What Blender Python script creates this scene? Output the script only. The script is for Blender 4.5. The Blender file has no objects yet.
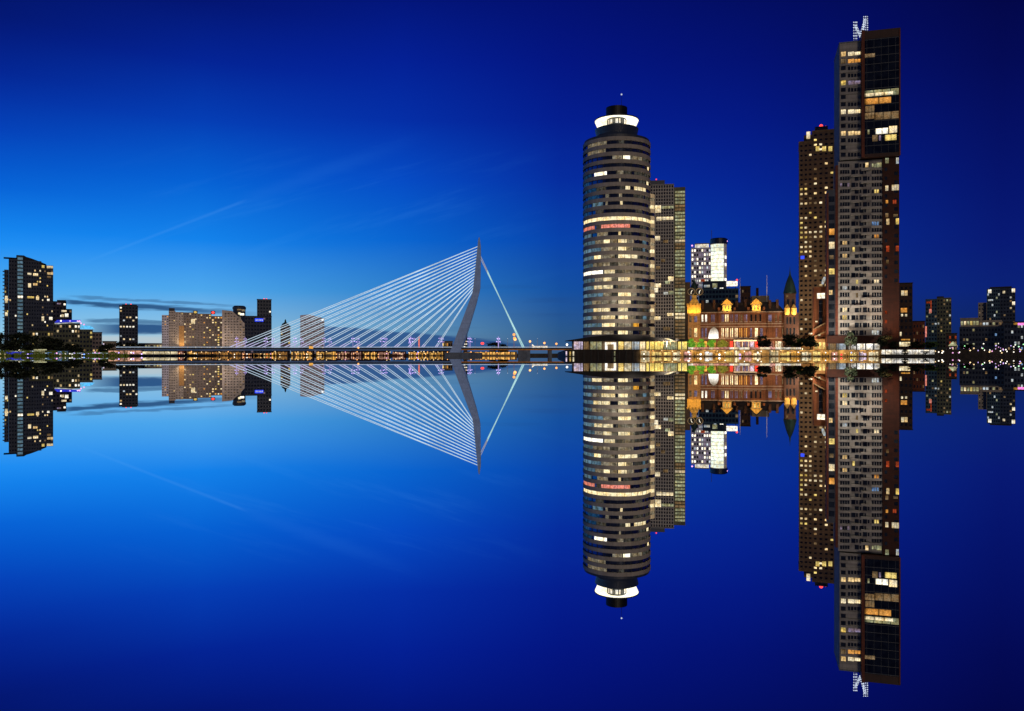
import bpy, bmesh, math, random
from mathutils import Vector, Matrix
R = random.Random(7)
PI = math.pi
sc = bpy.context.scene
COL = sc.collection
FP = 800.0; CX = 512.0; CY = 355.5; CH = 0.4          # focal length and centre in pixels, camera height in metres
GR = 2.9                                              # level of the right-hand pier
GL = 3.4                                              # level of the far and left banks

def srgb(r, g, b):
    f = lambda c: (c/255/12.92) if c/255 <= .04045 else ((c/255+.055)/1.055)**2.4
    return (f(r), f(g), f(b), 1)

# ------------------------------------------------------------------ materials
MATS = {}
class NT:
    def __init__(s, tree):
        s.t = tree; s.n = tree.nodes; s.l = tree.links
    def new(s, typ, **kw):
        n = s.n.new(typ)
        for k, v in kw.items(): setattr(n, k, v)
        return n
    def put(s, inp, v):
        if hasattr(v, 'is_output'): s.l.new(v, inp)
        elif v is not None: inp.default_value = v
    def m(s, op, a, b=None, c=None, clamp=False):
        n = s.new('ShaderNodeMath', operation=op); n.use_clamp = clamp
        for i, v in enumerate((a, b, c)):
            if v is not None: s.put(n.inputs[i], v)
        return n.outputs[0]
    def mr(s, v, a, b, c=0., d=1., smooth=False):
        n = s.new('ShaderNodeMapRange'); n.interpolation_type = 'SMOOTHSTEP' if smooth else 'LINEAR'
        s.put(n.inputs['Value'], v)
        for k, x in zip(('From Min', 'From Max', 'To Min', 'To Max'), (a, b, c, d)): s.put(n.inputs[k], x)
        return n.outputs[0]
    def mix(s, f, a, b, bt='MIX'):
        n = s.new('ShaderNodeMix', data_type='RGBA', blend_type=bt)
        s.put(n.inputs[0], f); s.put(n.inputs[6], a); s.put(n.inputs[7], b)
        return n.outputs[2]
    def noise(s, vec, scale, detail=3, rough=.5):
        n = s.new('ShaderNodeTexNoise'); n.inputs['Scale'].default_value = scale
        n.inputs['Detail'].default_value = detail; n.inputs['Roughness'].default_value = rough
        if vec is not None: s.l.new(vec, n.inputs['Vector'])
        return n.outputs['Fac']
    def comb(s, x, y, z):
        n = s.new('ShaderNodeCombineXYZ')
        for i, v in enumerate((x, y, z)): s.put(n.inputs[i], v)
        return n.outputs[0]

def newmat(name):
    m = bpy.data.materials.new(name); m.use_nodes = True
    t = NT(m.node_tree); t.n.clear()
    out = t.new('ShaderNodeOutputMaterial')
    return m, t, out

def wall(name, col, rough=.75, joint=None, stain=.35, scale=.25, spec=.3, metal=0, floor=None, glow=None):
    """weathered facade: large and fine mottling, rain streaks, optional panel joints"""
    m, t, out = newmat(name)
    p = t.new('ShaderNodeBsdfPrincipled'); t.l.new(p.outputs[0], out.inputs[0])
    geo = t.new('ShaderNodeNewGeometry'); pos = geo.outputs['Position']
    sx = t.new('ShaderNodeSeparateXYZ'); t.l.new(pos, sx.inputs[0])
    n1 = t.noise(pos, scale, 5, .6)
    strk = t.noise(t.comb(t.m('MULTIPLY', sx.outputs[0], 1.3), t.m('MULTIPLY', sx.outputs[1], 1.3), t.m('MULTIPLY', sx.outputs[2], .07)), 1, 3)
    f = t.m('MULTIPLY', t.mr(n1, .25, .75, 1-stain, 1+stain*.6), t.mr(strk, .3, .7, 1-stain*.6, 1+stain*.3))
    if floor:
        fr = t.m('FRACT', t.m('DIVIDE', sx.outputs[2], floor))
        f = t.m('MULTIPLY', f, t.mr(fr, .9, .95, 1, .84))
    if joint:
        b = t.new('ShaderNodeTexBrick'); b.inputs['Scale'].default_value = 1
        b.inputs['Brick Width'].default_value = joint[0]; b.inputs['Row Height'].default_value = joint[1]
        b.inputs['Mortar Size'].default_value = joint[2]; b.inputs['Color1'].default_value = (1, 1, 1, 1)
        b.inputs['Color2'].default_value = (.72, .72, .72, 1); b.inputs['Mortar'].default_value = (.5, .5, .5, 1)
        t.l.new(t.comb(t.m('ADD', sx.outputs[0], t.m('MULTIPLY', sx.outputs[1], .5)), sx.outputs[2], 0), b.inputs['Vector'])
        c = t.mix(1, (*col[:3], 1), b.outputs['Color'], 'MULTIPLY')
    else: c = (*col[:3], 1)
    c = t.mix(1, c, t.comb(f, f, f), 'MULTIPLY')
    t.put(p.inputs['Base Color'], c)
    p.inputs['Roughness'].default_value = rough; p.inputs['Specular IOR Level'].default_value = spec
    p.inputs['Metallic'].default_value = metal
    if glow:  # self-emission stands in for light or haze on the surface
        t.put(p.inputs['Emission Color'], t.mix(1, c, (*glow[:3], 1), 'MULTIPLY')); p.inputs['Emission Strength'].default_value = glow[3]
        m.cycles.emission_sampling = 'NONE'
    MATS[name] = m
    return m

def glass(name, col=(.012, .016, .022), rough=.06, spec=.9, tint=(1, 1, 1), grid=None, gridcol=(.05, .05, .055), ior=1.6):
    m, t, out = newmat(name)
    p = t.new('ShaderNodeBsdfPrincipled'); t.l.new(p.outputs[0], out.inputs[0])
    geo = t.new('ShaderNodeNewGeometry'); pos = geo.outputs['Position']
    n1 = t.noise(pos, .35, 2)
    c = t.mix(t.mr(n1, .35, .65), (col[0]*.4, col[1]*.4, col[2]*.4, 1), (col[0]*1.8, col[1]*1.8, col[2]*1.8, 1))
    r = rough
    if grid:
        tc = t.new('ShaderNodeTexCoord'); so = t.new('ShaderNodeSeparateXYZ'); t.l.new(tc.outputs['Object'], so.inputs[0])
        gx = t.m('LESS_THAN', t.m('FRACT', t.m('DIVIDE', so.outputs[0], grid[0])), grid[2])
        gz = t.m('LESS_THAN', t.m('FRACT', t.m('DIVIDE', so.outputs[2], grid[1])), grid[3])
        g = t.m('MAXIMUM', gx, gz)
        c = t.mix(g, c, (*gridcol, 1)); r = t.mr(g, 0, 1, rough, .6)
    t.put(p.inputs['Base Color'], c); t.put(p.inputs['Roughness'], r)
    p.inputs['Specular IOR Level'].default_value = spec; p.inputs['IOR'].default_value = ior
    p.inputs['Specular Tint'].default_value = (*tint, 1)
    MATS[name] = m
    return m

def lit(name, col, strength, var=.6, mull=0, blind=True, scale=.55):
    """a lit room behind glass: uneven light, blinds, bars; varies from window to window"""
    m, t, out = newmat(name)
    e = t.new('ShaderNodeEmission'); t.l.new(e.outputs[0], out.inputs[0])
    geo = t.new('ShaderNodeNewGeometry'); pos = geo.outputs['Position']
    n1 = t.noise(pos, scale, 3, .65)
    n2 = t.noise(pos, scale*4, 1)
    oi = t.new('ShaderNodeObjectInfo')
    f = t.m('MULTIPLY', t.mr(n1, .3, .68, 1-var, 1.25), t.mr(oi.outputs['Random'], 0, 1, 1-var*.55, 1.2))
    f = t.m('MULTIPLY', f, t.mr(n2, .35, .65, .75, 1.1))
    if mull:
        tc = t.new('ShaderNodeTexCoord'); so = t.new('ShaderNodeSeparateXYZ'); t.l.new(tc.outputs['Object'], so.inputs[0])
        fx = t.m('FRACT', t.m('MULTIPLY', t.m('ADD', so.outputs[0], .5), mull))
        bar = t.m('LESS_THAN', fx, .13)
        f = t.m('MULTIPLY', f, t.mr(bar, 0, 1, 1, .3))
        f = t.m('MULTIPLY', f, t.mr(so.outputs[2], -.5, .5, .62, 1.15))
    c2 = (min(1, col[0]*1.05), col[1]*.86, col[2]*.62, 1)
    t.put(e.inputs[0], t.mix(t.mr(t.noise(pos, scale*.8, 2), .4, .65), (*col[:3], 1), c2))
    t.put(e.inputs[1], t.m('MULTIPLY', f, strength))
    m.cycles.emission_sampling = 'NONE'
    MATS[name] = m
    return m

def bulb(name, col, strength):
    m, t, out = newmat(name)
    e = t.new('ShaderNodeEmission'); t.l.new(e.outputs[0], out.inputs[0])
    oi = t.new('ShaderNodeObjectInfo')
    e.inputs[0].default_value = (*col[:3], 1)
    t.put(e.inputs[1], t.mr(oi.outputs['Random'], 0, 1, strength*.6, strength*1.2))
    m.cycles.emission_sampling = 'NONE'
    MATS[name] = m
    return m

def leafmat(name, dark, light, glow=0):
    m, t, out = newmat(name)
    p = t.new('ShaderNodeBsdfPrincipled'); t.l.new(p.outputs[0], out.inputs[0])
    geo = t.new('ShaderNodeNewGeometry'); oi = t.new('ShaderNodeObjectInfo')
    n1 = t.noise(geo.outputs['Position'], .9, 3)
    r = t.m('ADD', t.mr(n1, .35, .65, 0, .8), t.m('MULTIPLY', oi.outputs['Random'], .2))
    c = t.mix(r, (*dark, 1), (*light, 1))
    t.put(p.inputs['Base Color'], c); p.inputs['Roughness'].default_value = .7
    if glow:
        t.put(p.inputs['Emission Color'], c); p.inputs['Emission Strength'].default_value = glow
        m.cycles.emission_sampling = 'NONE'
    MATS[name] = m
    return m

wall('round_concrete', (.41, .375, .34), stain=.25)
wall('round_edge', (.6, .5, .36), stain=.3, glow=(1, .85, .6, .35))  # floodlight on the stair landings painted in as emission
wall('dark_metal', (.02, .02, .022), .5, spec=.5)
wall('black_steel', (.008, .008, .009), .5)
wall('brick_dark', (.075, .035, .025), joint=(.9, .32, .03))
wall('brick_red', (.20, .055, .03), joint=(1.1, .36, .03))
wall('brick_orange', (.20, .065, .025), joint=(1.1, .36, .03))
wall('brick_hotel', (.21, .085, .05), joint=(.8, .3, .03), stain=.45)
wall('brick_tan', (.37, .255, .155), joint=(1.2, .4, .03), stain=.25)
wall('brick_brown', (.13, .085, .06), joint=(1.2, .4, .03))
wall('flank_red', (.055, .015, .008), joint=(2, .6, .03))
wall('panel_grey', (.40, .37, .335), joint=(3.2, 1.5, .02), stain=.2)
wall('panel_grey_shaded', (.20, .23, .29), joint=(3.2, 1.5, .02), stain=.2)  # darker bluish panel copy, shade of the tower side painted in
wall('dark_brown', (.05, .018, .013), .6, joint=(2, 3, .03))
wall('tower_black', (.019, .021, .027), .45, joint=(2.5, 3.1, .04), spec=.5, glow=(.6, .8, 1.2, .3))  # bluish haze painted in as faint emission
wall('tower_teal', (.03, .045, .05), .4, joint=(2.5, 3.1, .04), spec=.5, glow=(.6, .8, 1.1, .3))  # haze put into the colour by emission, as on the black towers
wall('stone_pale', (.42, .37, .28), stain=.3)
wall('stone_sand', (.36, .26, .15), stain=.4)
wall('stone_cornice', (.30, .24, .22), stain=.3)
wall('slate', (.035, .03, .032), .6, joint=(.8, .5, .03))
wall('copper', (.017, .046, .042), .5, stain=.5)
wall('far_beige', (.44, .37, .34), joint=(2.4, 3, .05), stain=.3, glow=(.9, .9, 1, .05))  # distance haze painted in by the glow
wall('far_beige_dark', (.24, .185, .165), joint=(2.4, 3, .05), stain=.3, glow=(.9, .9, 1, .06))  # same painted haze on the darker beige
wall('far_pale', (.46, .41, .44), joint=(2.4, 3, .06), stain=.25, glow=(.9, .9, 1.1, .22))  # stronger haze glow painted onto the pale far walls
wall('far_blue', (.012, .025, .075), .35, joint=(3, 3, .05), spec=.6)
wall('far_green', (.11, .11, .075), joint=(2.4, 3, .05), stain=.4, glow=(1, 1, .9, .1))  # haze glow painted in here too
wall('quay_stone', (.42, .30, .17), joint=(2.4, .7, .04), stain=.6)  # paler stone, golden quay glow put partly into the colour
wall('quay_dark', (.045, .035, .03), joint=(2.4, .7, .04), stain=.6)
wall('coping', (.03, .027, .024), stain=.4)
wall('land', (.07, .065, .06), stain=.5, scale=.05)
wall('grassland', (.03, .045, .018), stain=.6, scale=.2)
wall('bridge_steel', (.20, .26, .40), .5, stain=.25, spec=.4, floor=6.5, glow=(.8, .95, 1.15, .2))  # faint floodlight on the pylon painted in as emission
wall('bridge_deck', (.05, .055, .065), .6, stain=.2)
wall('bridge_rail', (.5, .55, .6), .5, stain=.2, glow=(.7, .85, 1, .8))  # lit deck edge painted in as railing emission
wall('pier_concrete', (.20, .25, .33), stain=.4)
wall('cable_white', (.75, .8, .85), .4, stain=.3, scale=.03, glow=(.70, .89, 1.0, .84))  # floodlight painted in as emission; stain varies its brightness
wall('cable_low', (.75, .8, .85), .4, stain=.05, glow=(.72, .66, 1.0, .75))  # violet deck-lamp light on the cable ends painted as emission
wall('stay_teal', (.7, .85, .85), .4, stain=.2, scale=.03, glow=(.6, .92, .95, .7))  # back stays brightened by emission in place of floodlight
wall('white_paint', (.72, .72, .7), .5, stain=.15)
wall('grey_metal', (.18, .18, .19), .45, metal=.6, stain=.2)
wall('roof_dark', (.025, .025, .028), .7, stain=.4)
wall('trunk', (.05, .035, .022), stain=.5, scale=3)
wall('red_cloth', (.45, .03, .025), .8, glow=(1, .5, .5, 1.4))
wall('floodlit_yellow', (.78, .50, .14), .8, stain=.45, scale=1.1, glow=(1, .72, .3, .16))  # part of the floodlight painted in as emission
wall('floodlit_brown', (.34, .20, .09), .8, stain=.5, scale=.8, glow=(1, .65, .35, .35))  # emission paints floodlight onto the brown stone

glass('glass_dark')
glass('glass_blue', (.012, .02, .04), .05, 1.0, (.8, .9, 1))
glass('glass_round', (.014, .018, .026), .08, .8, (.85, .93, 1), ior=2.1)
glass('glass_far', (.07, .06, .058), .4, .4)  # paler than near glass, distance haze put into the colour
glass('glass_grid', (.02, .023, .028), .08, .8, (1, 1, 1), (1.5, 1.95, .36, .3), (.30, .285, .27))
glass('glass_box', (.006, .008, .012), .05, .7, (.8, .9, 1), (2.9, 3.6, .03, .06), (.014, .012, .014))

lit('lit_warm', (1, .72, .36), 1.3, mull=2)
lit('lit_cream', (1, .84, .55), 1.25, mull=3)
lit('lit_white', (1, .95, .82), 1.6, .45, mull=2)
lit('lit_yellow', (1, .76, .24), 1.05, mull=2)
lit('lit_orange', (1, .45, .10), .9, mull=2)
lit('lit_dim', (.62, .42, .22), .38, mull=3)
lit('lit_red', (.8, .12, .04), .5, mull=2)
lit('lit_blue', (.25, .5, 1), .8, mull=2)
lit('lit_cool', (.75, .88, 1), .85, mull=3)
lit('lit_lilac', (.62, .50, .80), .38, mull=2)
lit('lit_greenish', (.82, .86, .52), .55, .7, mull=4)
lit('hotel_window', (1, .80, .48), 1.7, .45, mull=2)
lit('podium_yellow', (1, .78, .22), 1.7, .5, mull=3)
lit('arc_cream', (1, .85, .52), 1.2, .45)
lit('arc_white', (1, .97, .85), 1.7, .25)
lit('arc_dim', (.66, .58, .42), .45, .8)
lit('arc_faint', (.45, .44, .38), .2, .9, scale=.9)
lit('arc_green', (.88, 1, .86), 1.35, .4)
lit('arc_blue', (.28, .54, .78), .40, .6)  # on the round tower: blue sky reflection painted as emission
lit('arc_sky_reflection', (.03, .17, .5), .3, .6)  # darker sky reflection painted into the upper panes as emission
lit('arc_red', (1, .32, .25), .95, .55)
lit('arc_orange', (1, .5, .06), .9, .3)
lit('crown_white', (1, .95, .76), 1.7, .18, scale=.2)  # light on the crown underside given as its own emission
lit('drum_white', (1, .96, .88), 1.5, .35, scale=.4)
lit('shop_white', (1, .97, .92), 1.5, .75, mull=5)
lit('shop_yellow', (1, .74, .25), 1.5, .75, mull=4)
lit('shop_cream', (1, .88, .6), 1.35, .75, mull=4)
lit('shop_lilac', (.85, .72, 1), 1.05, .75, mull=4)
lit('shop_pink', (1, .5, .42), 1.05, .75, mull=4)
lit('shop_orange', (1, .5, .1), 1.25, .75, mull=4)
lit('far_gold', (1, .56, .14), 1.45, .8, mull=5, scale=.3)
lit('far_gold_dim', (.9, .45, .12), .8, .8, mull=5, scale=.3)
lit('far_rose', (1, .55, .42), .9, .8, mull=5, scale=.3)
lit('blue_sign', (.03, .07, 1), 1.5, .2)
lit('blue_wash', (.03, .04, .7), 1.0, .5)
lit('cyan_sign', (.10, .50, 1), 1.6, .3)
lit('magenta_sign', (1, .25, .85), 1.6, .3)
bulb('bulb_white', (1, .93, .8), 2.2)
bulb('bulb_warm', (1, .70, .35), 1.7)
bulb('bulb_sodium', (1, .42, .12), 2.2)
bulb('bulb_violet', (.62, .45, 1), 1.9)
bulb('bulb_pink', (1, .45, .85), 1.5)
bulb('bulb_red', (1, .06, .05), 1.9)
bulb('bulb_green', (.4, 1, .45), 2)
bulb('bulb_blue', (.15, .3, 1), 3)
bulb('bulb_star', (.75, .85, 1), .9)

m, tt, out = newmat('bay_glow'); MATS['bay_glow'] = m  # floodlight on the bay painted as emission, brightest at the bottom
e_ = tt.new('ShaderNodeEmission'); tt.l.new(e_.outputs[0], out.inputs[0]); tc_ = tt.new('ShaderNodeTexCoord'); s_ = tt.new('ShaderNodeSeparateXYZ'); tt.l.new(tc_.outputs['Generated'], s_.inputs[0])
tt.put(e_.inputs[0], tt.mix(tt.mr(s_.outputs[2], .1, 1), (1, .97, .88, 1), (.5, .36, .22, 1))); tt.put(e_.inputs[1], tt.m('MULTIPLY', tt.mr(s_.outputs[2], .1, 1, 1.9, .5), tt.mr(tt.noise(tc_.outputs['Generated'], 6, 3), .3, .7, .7, 1.1)))
m.cycles.emission_sampling = 'NONE'

leafmat('leaf_dark', (.006, .011, .004), (.03, .045, .014))
leafmat('leaf_green', (.02, .05, .008), (.12, .22, .03))
leafmat('leaf_lit', (.05, .16, .01), (.24, .5, .04), .55)  # uplight painted into brighter leaf colour and emission
leafmat('leaf_lit_amber', (.09, .09, .01), (.38, .34, .04), .5)  # amber uplight painted into the leaves the same way
leafmat('leaf_bank', (.012, .022, .004), (.16, .19, .02), .28)  # lamp light on the bank bushes painted in as emission
bulb('violet_pole_glow', (.60, .48, 1), .75)  # lamp light on poles and arms painted as violet emission
wall('white_floodlit', (.72, .72, .74), .5, stain=.15, glow=(.9, .95, 1, .35))  # floodlight on the stay linkage put in as emission
wall('deck_glow', (.36, .2, .07), .8, stain=.5, scale=.6, glow=(1, .6, .25, .55))  # orange street-lamp wash painted in as emission

# ------------------------------------------------------------------ mesh helpers
class MB:
    def __init__(s): s.v = []; s.f = []
    def add(s, vs, fs):
        o = len(s.v); s.v += [tuple(v) for v in vs]; s.f += [tuple(i+o for i in f) for f in fs]
    def box(s, x0, x1, y0, y1, z0, z1):
        s.add([(x0,y0,z0),(x1,y0,z0),(x1,y1,z0),(x0,y1,z0),(x0,y0,z1),(x1,y0,z1),(x1,y1,z1),(x0,y1,z1)],
              [(0,3,2,1),(4,5,6,7),(0,1,5,4),(1,2,6,5),(2,3,7,6),(3,0,4,7)]); return s
    def prism(s, pts, z0, z1):
        """vertical prism over a counter-clockwise plan; z1 may be one height per point"""
        n = len(pts); zz = z1 if isinstance(z1, (list, tuple)) else [z1]*n
        s.add([(x,y,z0) for x,y in pts]+[(p[0],p[1],z) for p,z in zip(pts,zz)],
              [tuple(range(n))[::-1], tuple(range(n,2*n))]+[(i,(i+1)%n,n+(i+1)%n,n+i) for i in range(n)]); return s
    def profile(s, pts, y0, y1):
        """a front outline of (x, z) points pushed back from y0 to y1"""
        n = len(pts)
        s.add([(x,y0,z) for x,z in pts]+[(x,y1,z) for x,z in pts],
              [tuple(range(n)), tuple(range(n,2*n))[::-1]]+[(i,n+i,n+(i+1)%n,(i+1)%n) for i in range(n)]); return s
    def lathe(s, prof, cx=0, cy=0, n=48, a0=0, a1=2*PI):
        full = abs(a1-a0-2*PI) < 1e-6; m = n if full else n+1
        vs = [(cx+r*math.cos(a0+(a1-a0)*k/n), cy+r*math.sin(a0+(a1-a0)*k/n), z) for r,z in prof for k in range(m)]
        fs = []
        for j in range(len(prof)-1):
            for k in range(n):
                k2 = (k+1) % m if full else k+1
                fs.append((j*m+k, j*m+k2, (j+1)*m+k2, (j+1)*m+k))
        s.add(vs, fs); return s
    def disc(s, cx, cy, z, r, n=32, up=True):
        vs = [(cx+r*math.cos(2*PI*k/n), cy+r*math.sin(2*PI*k/n), z) for k in range(n)]
        s.add(vs, [tuple(range(n)) if up else tuple(range(n))[::-1]]); return s
    def tube(s, a, b, r0, r1=None, n=6):
        a = Vector(a); b = Vector(b); r1 = r0 if r1 is None else r1; d = (b-a).normalized()
        u = d.cross(Vector((0,0,1)) if abs(d.z) < .9 else Vector((1,0,0))).normalized(); w = d.cross(u)
        vs = []
        for p, r in ((a, r0), (b, r1)):
            for k in range(n): vs.append(p+u*(r*math.cos(2*PI*k/n))+w*(r*math.sin(2*PI*k/n)))
        s.add(vs, [(k,(k+1)%n,n+(k+1)%n,n+k) for k in range(n)]+[tuple(range(n))[::-1], tuple(range(n,2*n))]); return s
    def ball(s, c, r, n=8, m=6, sz=1):
        prof = [(max(1e-3, r*math.sin(PI*j/m)), c[2]-r*sz*math.cos(PI*j/m)) for j in range(m+1)]
        return s.lathe(prof, c[0], c[1], n)
    def mesh(s, name, m):
        me = bpy.data.meshes.new(name); me.from_pydata(s.v, [], s.f); me.update()
        if m: me.materials.append(MATS[m])
        return me
    def build(s, name, m, parent=None, smooth=False):
        me = s.mesh(name, m)
        if smooth: me.shade_smooth()
        o = bpy.data.objects.new(name, me); COL.objects.link(o)
        if parent: o.parent = parent
        return o

def tag(o, label=None, cat=None, group=None, kind=None):
    for k, v in (('label', label), ('category', cat), ('group', group), ('kind', kind)):
        if v: o[k] = v
    return o
def thing(name, label, cat, loc=(0,0,0), rz=0, group=None):
    o = bpy.data.objects.new(name, None); o.empty_display_size = 1; COL.objects.link(o)
    o.location = loc; o.rotation_euler = (0,0,rz)
    return tag(o, label, cat, group)
def copy_tree(o, parent=None):
    c = o.copy(); COL.objects.link(c); c.parent = parent
    for ch in list(o.children): copy_tree(ch, c)
    return c

UNIT = {}
def pane(parent, name, x0, x1, y, z0, z1, m, t=.12, label=None):
    """one window: a thin box whose front stands at y"""
    if m not in UNIT: UNIT[m] = MB().box(-.5,.5,-.5,.5,-.5,.5).mesh('window_'+m, m)
    o = bpy.data.objects.new(name, UNIT[m]); COL.objects.link(o); o.parent = parent
    o.location = ((x0+x1)/2, y+t/2, (z0+z1)/2); o.scale = (abs(x1-x0), t, abs(z1-z0))
    if label: o['label'] = label
    return o

class Fr:
    """a building plot: its front's middle at image column px and distance D, turned towards the river"""
    def __init__(s, px, D, turn=.75, g=GR, rot=None):
        s.X = (px-CX)/FP*D; s.Y = D; s.r = -turn*math.atan2(s.X, s.Y) if rot is None else rot; s.g = g
        s.c = math.cos(s.r); s.s = math.sin(s.r)
    def x(s, px, y=0):
        u = (px-CX)/FP
        return (u*(s.Y+y*s.c)-s.X+y*s.s)/(s.c-u*s.s)
    def z(s, py, x=0, y=0):
        return CH+(CY-py)/FP*(s.Y+x*s.s+y*s.c)-s.g
    def thing(s, name, label, cat, group=None):
        return thing(name, label, cat, (s.X, s.Y, s.g), s.r, group)
    def rect(s, parent, px0, px1, py0, py1, m, name='window', y=-.02, label=None):
        a, b = s.x(px0), s.x(px1); zx = (a+b)/2
        return pane(parent, name, a, b, y, s.z(py1, zx), s.z(py0, zx), m, label=label)

REST = {}; USED = {}
def finish_windows():
    """past the hundred windows kept as parts, each building's remaining ones become one part"""
    for nm, d in REST.items():
        t = bpy.data.objects[nm]; al = MB(); cnt = []
        for m, mb in d.items(): al.add(mb.v, mb.f); cnt.append((m, len(mb.f)))
        o = al.build('window', cnt[0][0], t); tag(o, kind='stuff')
        for m, _ in cnt[1:]: o.data.materials.append(MATS[m])
        o.data.polygons.foreach_set('material_index', [i for i, (_, n) in enumerate(cnt) for _ in range(n)])

def facade(fr, t, px0, px1, pyt, pyb, depth, wm, rows, cols, ww=.6, wh=.5, lits=(), plit=.1, dark='glass_dark', seed=1,
           fn=None, side=0, side_cols=3, rec=.35, budget=100, y0=0, gap=.6, name='wall', shape=None):
    """one block of a building: recessed window grid between piers and spandrels, windows as parts"""
    rr = random.Random(seed)
    xa, xb = fr.x(px0), fr.x(px1); zb = fr.z(pyb, 0) if pyb is not None else 0.; zt = fr.z(pyt, (xa+xb)/2)
    w = MB(); w.box(xa, xb, y0+rec, y0+depth, zb, zt)
    fh = (zt-zb-gap)/rows; cw = (xb-xa)/cols
    # spandrels and piers stand proud of the recessed glass line
    edge = [zb]
    for r in range(rows):
        c = zb+fh*(r+.5); edge += [c-fh*wh/2, c+fh*wh/2]
    edge.append(zt)
    for i in range(0, len(edge), 2): w.box(xa, xb, y0, y0+rec+.01, edge[i], edge[i+1])
    for c in range(cols+1):
        l = xa if c == 0 else xa+cw*c-cw*(1-ww)/2
        h = xb if c == cols else xa+cw*c+cw*(1-ww)/2
        w.box(l+(.004 if c == 0 else 0), h-(.004 if c == cols else 0), y0+.03, y0+rec+.005, zb+.01, zt-.01)
    if side:
        sx = xa if side < 0 else xb
        for r in range(rows):
            c = zb+fh*(r+.5)
            w.box(sx-.12, sx+.12, y0+rec+.5, y0+depth-.5, c+fh*wh/2, c+fh*(1-wh/2))
    w.build(name, wm, t)
    cells = []
    for r in range(rows):
        for c in range(cols):
            m = None
            if fn: m = fn(r, c, rr)
            elif rr.random() < plit: m = rr.choice(lits)
            cx = xa+cw*(c+.5); cz = zb+fh*(r+.5)
            cells.append((m, cx-cw*ww/2, cx+cw*ww/2, cz-fh*wh/2, cz+fh*wh/2))
    if side:
        sx = xa if side < 0 else xb; dw = (depth-rec-1)/side_cols
        for r in range(rows):
            for c in range(side_cols):
                cy = y0+rec+.5+dw*(c+.5); cz = zb+fh*(r+.5)
                m = rr.choice(lits) if lits and rr.random() < plit*.7 else None
                cells.append((m, sx, cy-dw*.35, cz-fh*wh/2, cz+fh*wh/2, cy+dw*.35))
    cells.sort(key=lambda q: q[0] is None)
    rest = REST.setdefault(t.name, {}); small = len(cells) <= 60 and USED.get(t.name, 0)+len(cells) <= 78
    for q in cells:
        m = q[0] or dark; own = (q[0] or small) and USED.get(t.name, 0) < 78
        if own: USED[t.name] = USED.get(t.name, 0)+1
        if len(q) == 5:
            if own: pane(t, 'window', q[1], q[2], y0+rec-.07, q[3], q[4], m)
            else: rest.setdefault(m, MB()).box(q[1], q[2], y0+rec-.07, y0+rec+.05, q[3], q[4])
        else:
            s = q[1]-.04
            if own: pane(t, 'window', s, s+.08, q[2], q[3], q[4], m, t=q[5]-q[2])
            else: rest.setdefault(m, MB()).box(s, s+.08, q[2], q[5], q[3], q[4])
    if not rest: REST.pop(t.name)
    return xa, xb, zb, zt

def beacon(t, x, y, z, m='bulb_red', r=.45, mast=2.0, name='beacon'):
    b = MB(); b.tube((x,y,z), (x,y,z+mast), .08); o = b.build('mast', 'dark_metal', t)
    MB().ball((x,y,z+mast), r).build(name, m, o)

def spot(name, loc, target, power, col, angle=80, blend=.8, size=.25):
    l = bpy.data.lights.new(name, 'SPOT'); l.energy = power; l.color = col; l.spot_size = math.radians(angle); l.spot_blend = blend
    l.shadow_soft_size = size
    o = bpy.data.objects.new(name, l); COL.objects.link(o); o.location = loc
    o.rotation_euler = (Vector(target)-Vector(loc)).to_track_quat('-Z', 'Y').to_euler()
    return o
def point(name, loc, power, col, size=.3):
    l = bpy.data.lights.new(name, 'POINT'); l.energy = power; l.color = col; l.shadow_soft_size = size
    o = bpy.data.objects.new(name, l); COL.objects.link(o); o.location = loc
    return o
def at(px, py, D): return Vector(((px-CX)/FP*D, D, CH+(CY-py)/FP*D))

# ------------------------------------------------------------------ sky
w = bpy.data.worlds.new('World'); sc.world = w; w.use_nodes = True
t = NT(w.node_tree); t.n.clear()
wo = t.new('ShaderNodeOutputWorld'); bg = t.new('ShaderNodeBackground'); bg2 = t.new('ShaderNodeBackground'); ad = t.new('ShaderNodeAddShader')
t.l.new(bg.outputs[0], ad.inputs[0]); t.l.new(bg2.outputs[0], ad.inputs[1]); t.l.new(ad.outputs[0], wo.inputs[0])
FILL_EL, FILL_AZ = math.radians(24), math.radians(172)       # azimuth clockwise from +Y: behind and right of the viewer
sky = t.new('ShaderNodeTexSky', sky_type='NISHITA'); sky.sun_disc = False
sky.sun_elevation = FILL_EL; sky.sun_rotation = FILL_AZ; sky.ozone_density = 4
t.l.new(sky.outputs[0], bg2.inputs[0]); bg2.inputs[1].default_value = .0008
tc = t.new('ShaderNodeTexCoord'); sp = t.new('ShaderNodeSeparateXYZ'); t.l.new(tc.outputs['Generated'], sp.inputs[0])
dx, dy, dz = sp.outputs
hyp = t.m('SQRT', t.m('ADD', t.m('MULTIPLY', dx, dx), t.m('MULTIPLY', dy, dy)))
el = t.m('DIVIDE', dz, t.m('MAXIMUM', hyp, .02))
az = t.m('ARCTAN2', dx, dy)
SKYROWS = [0, 60, 120, 180, 240, 290, 330, 352]
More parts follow.
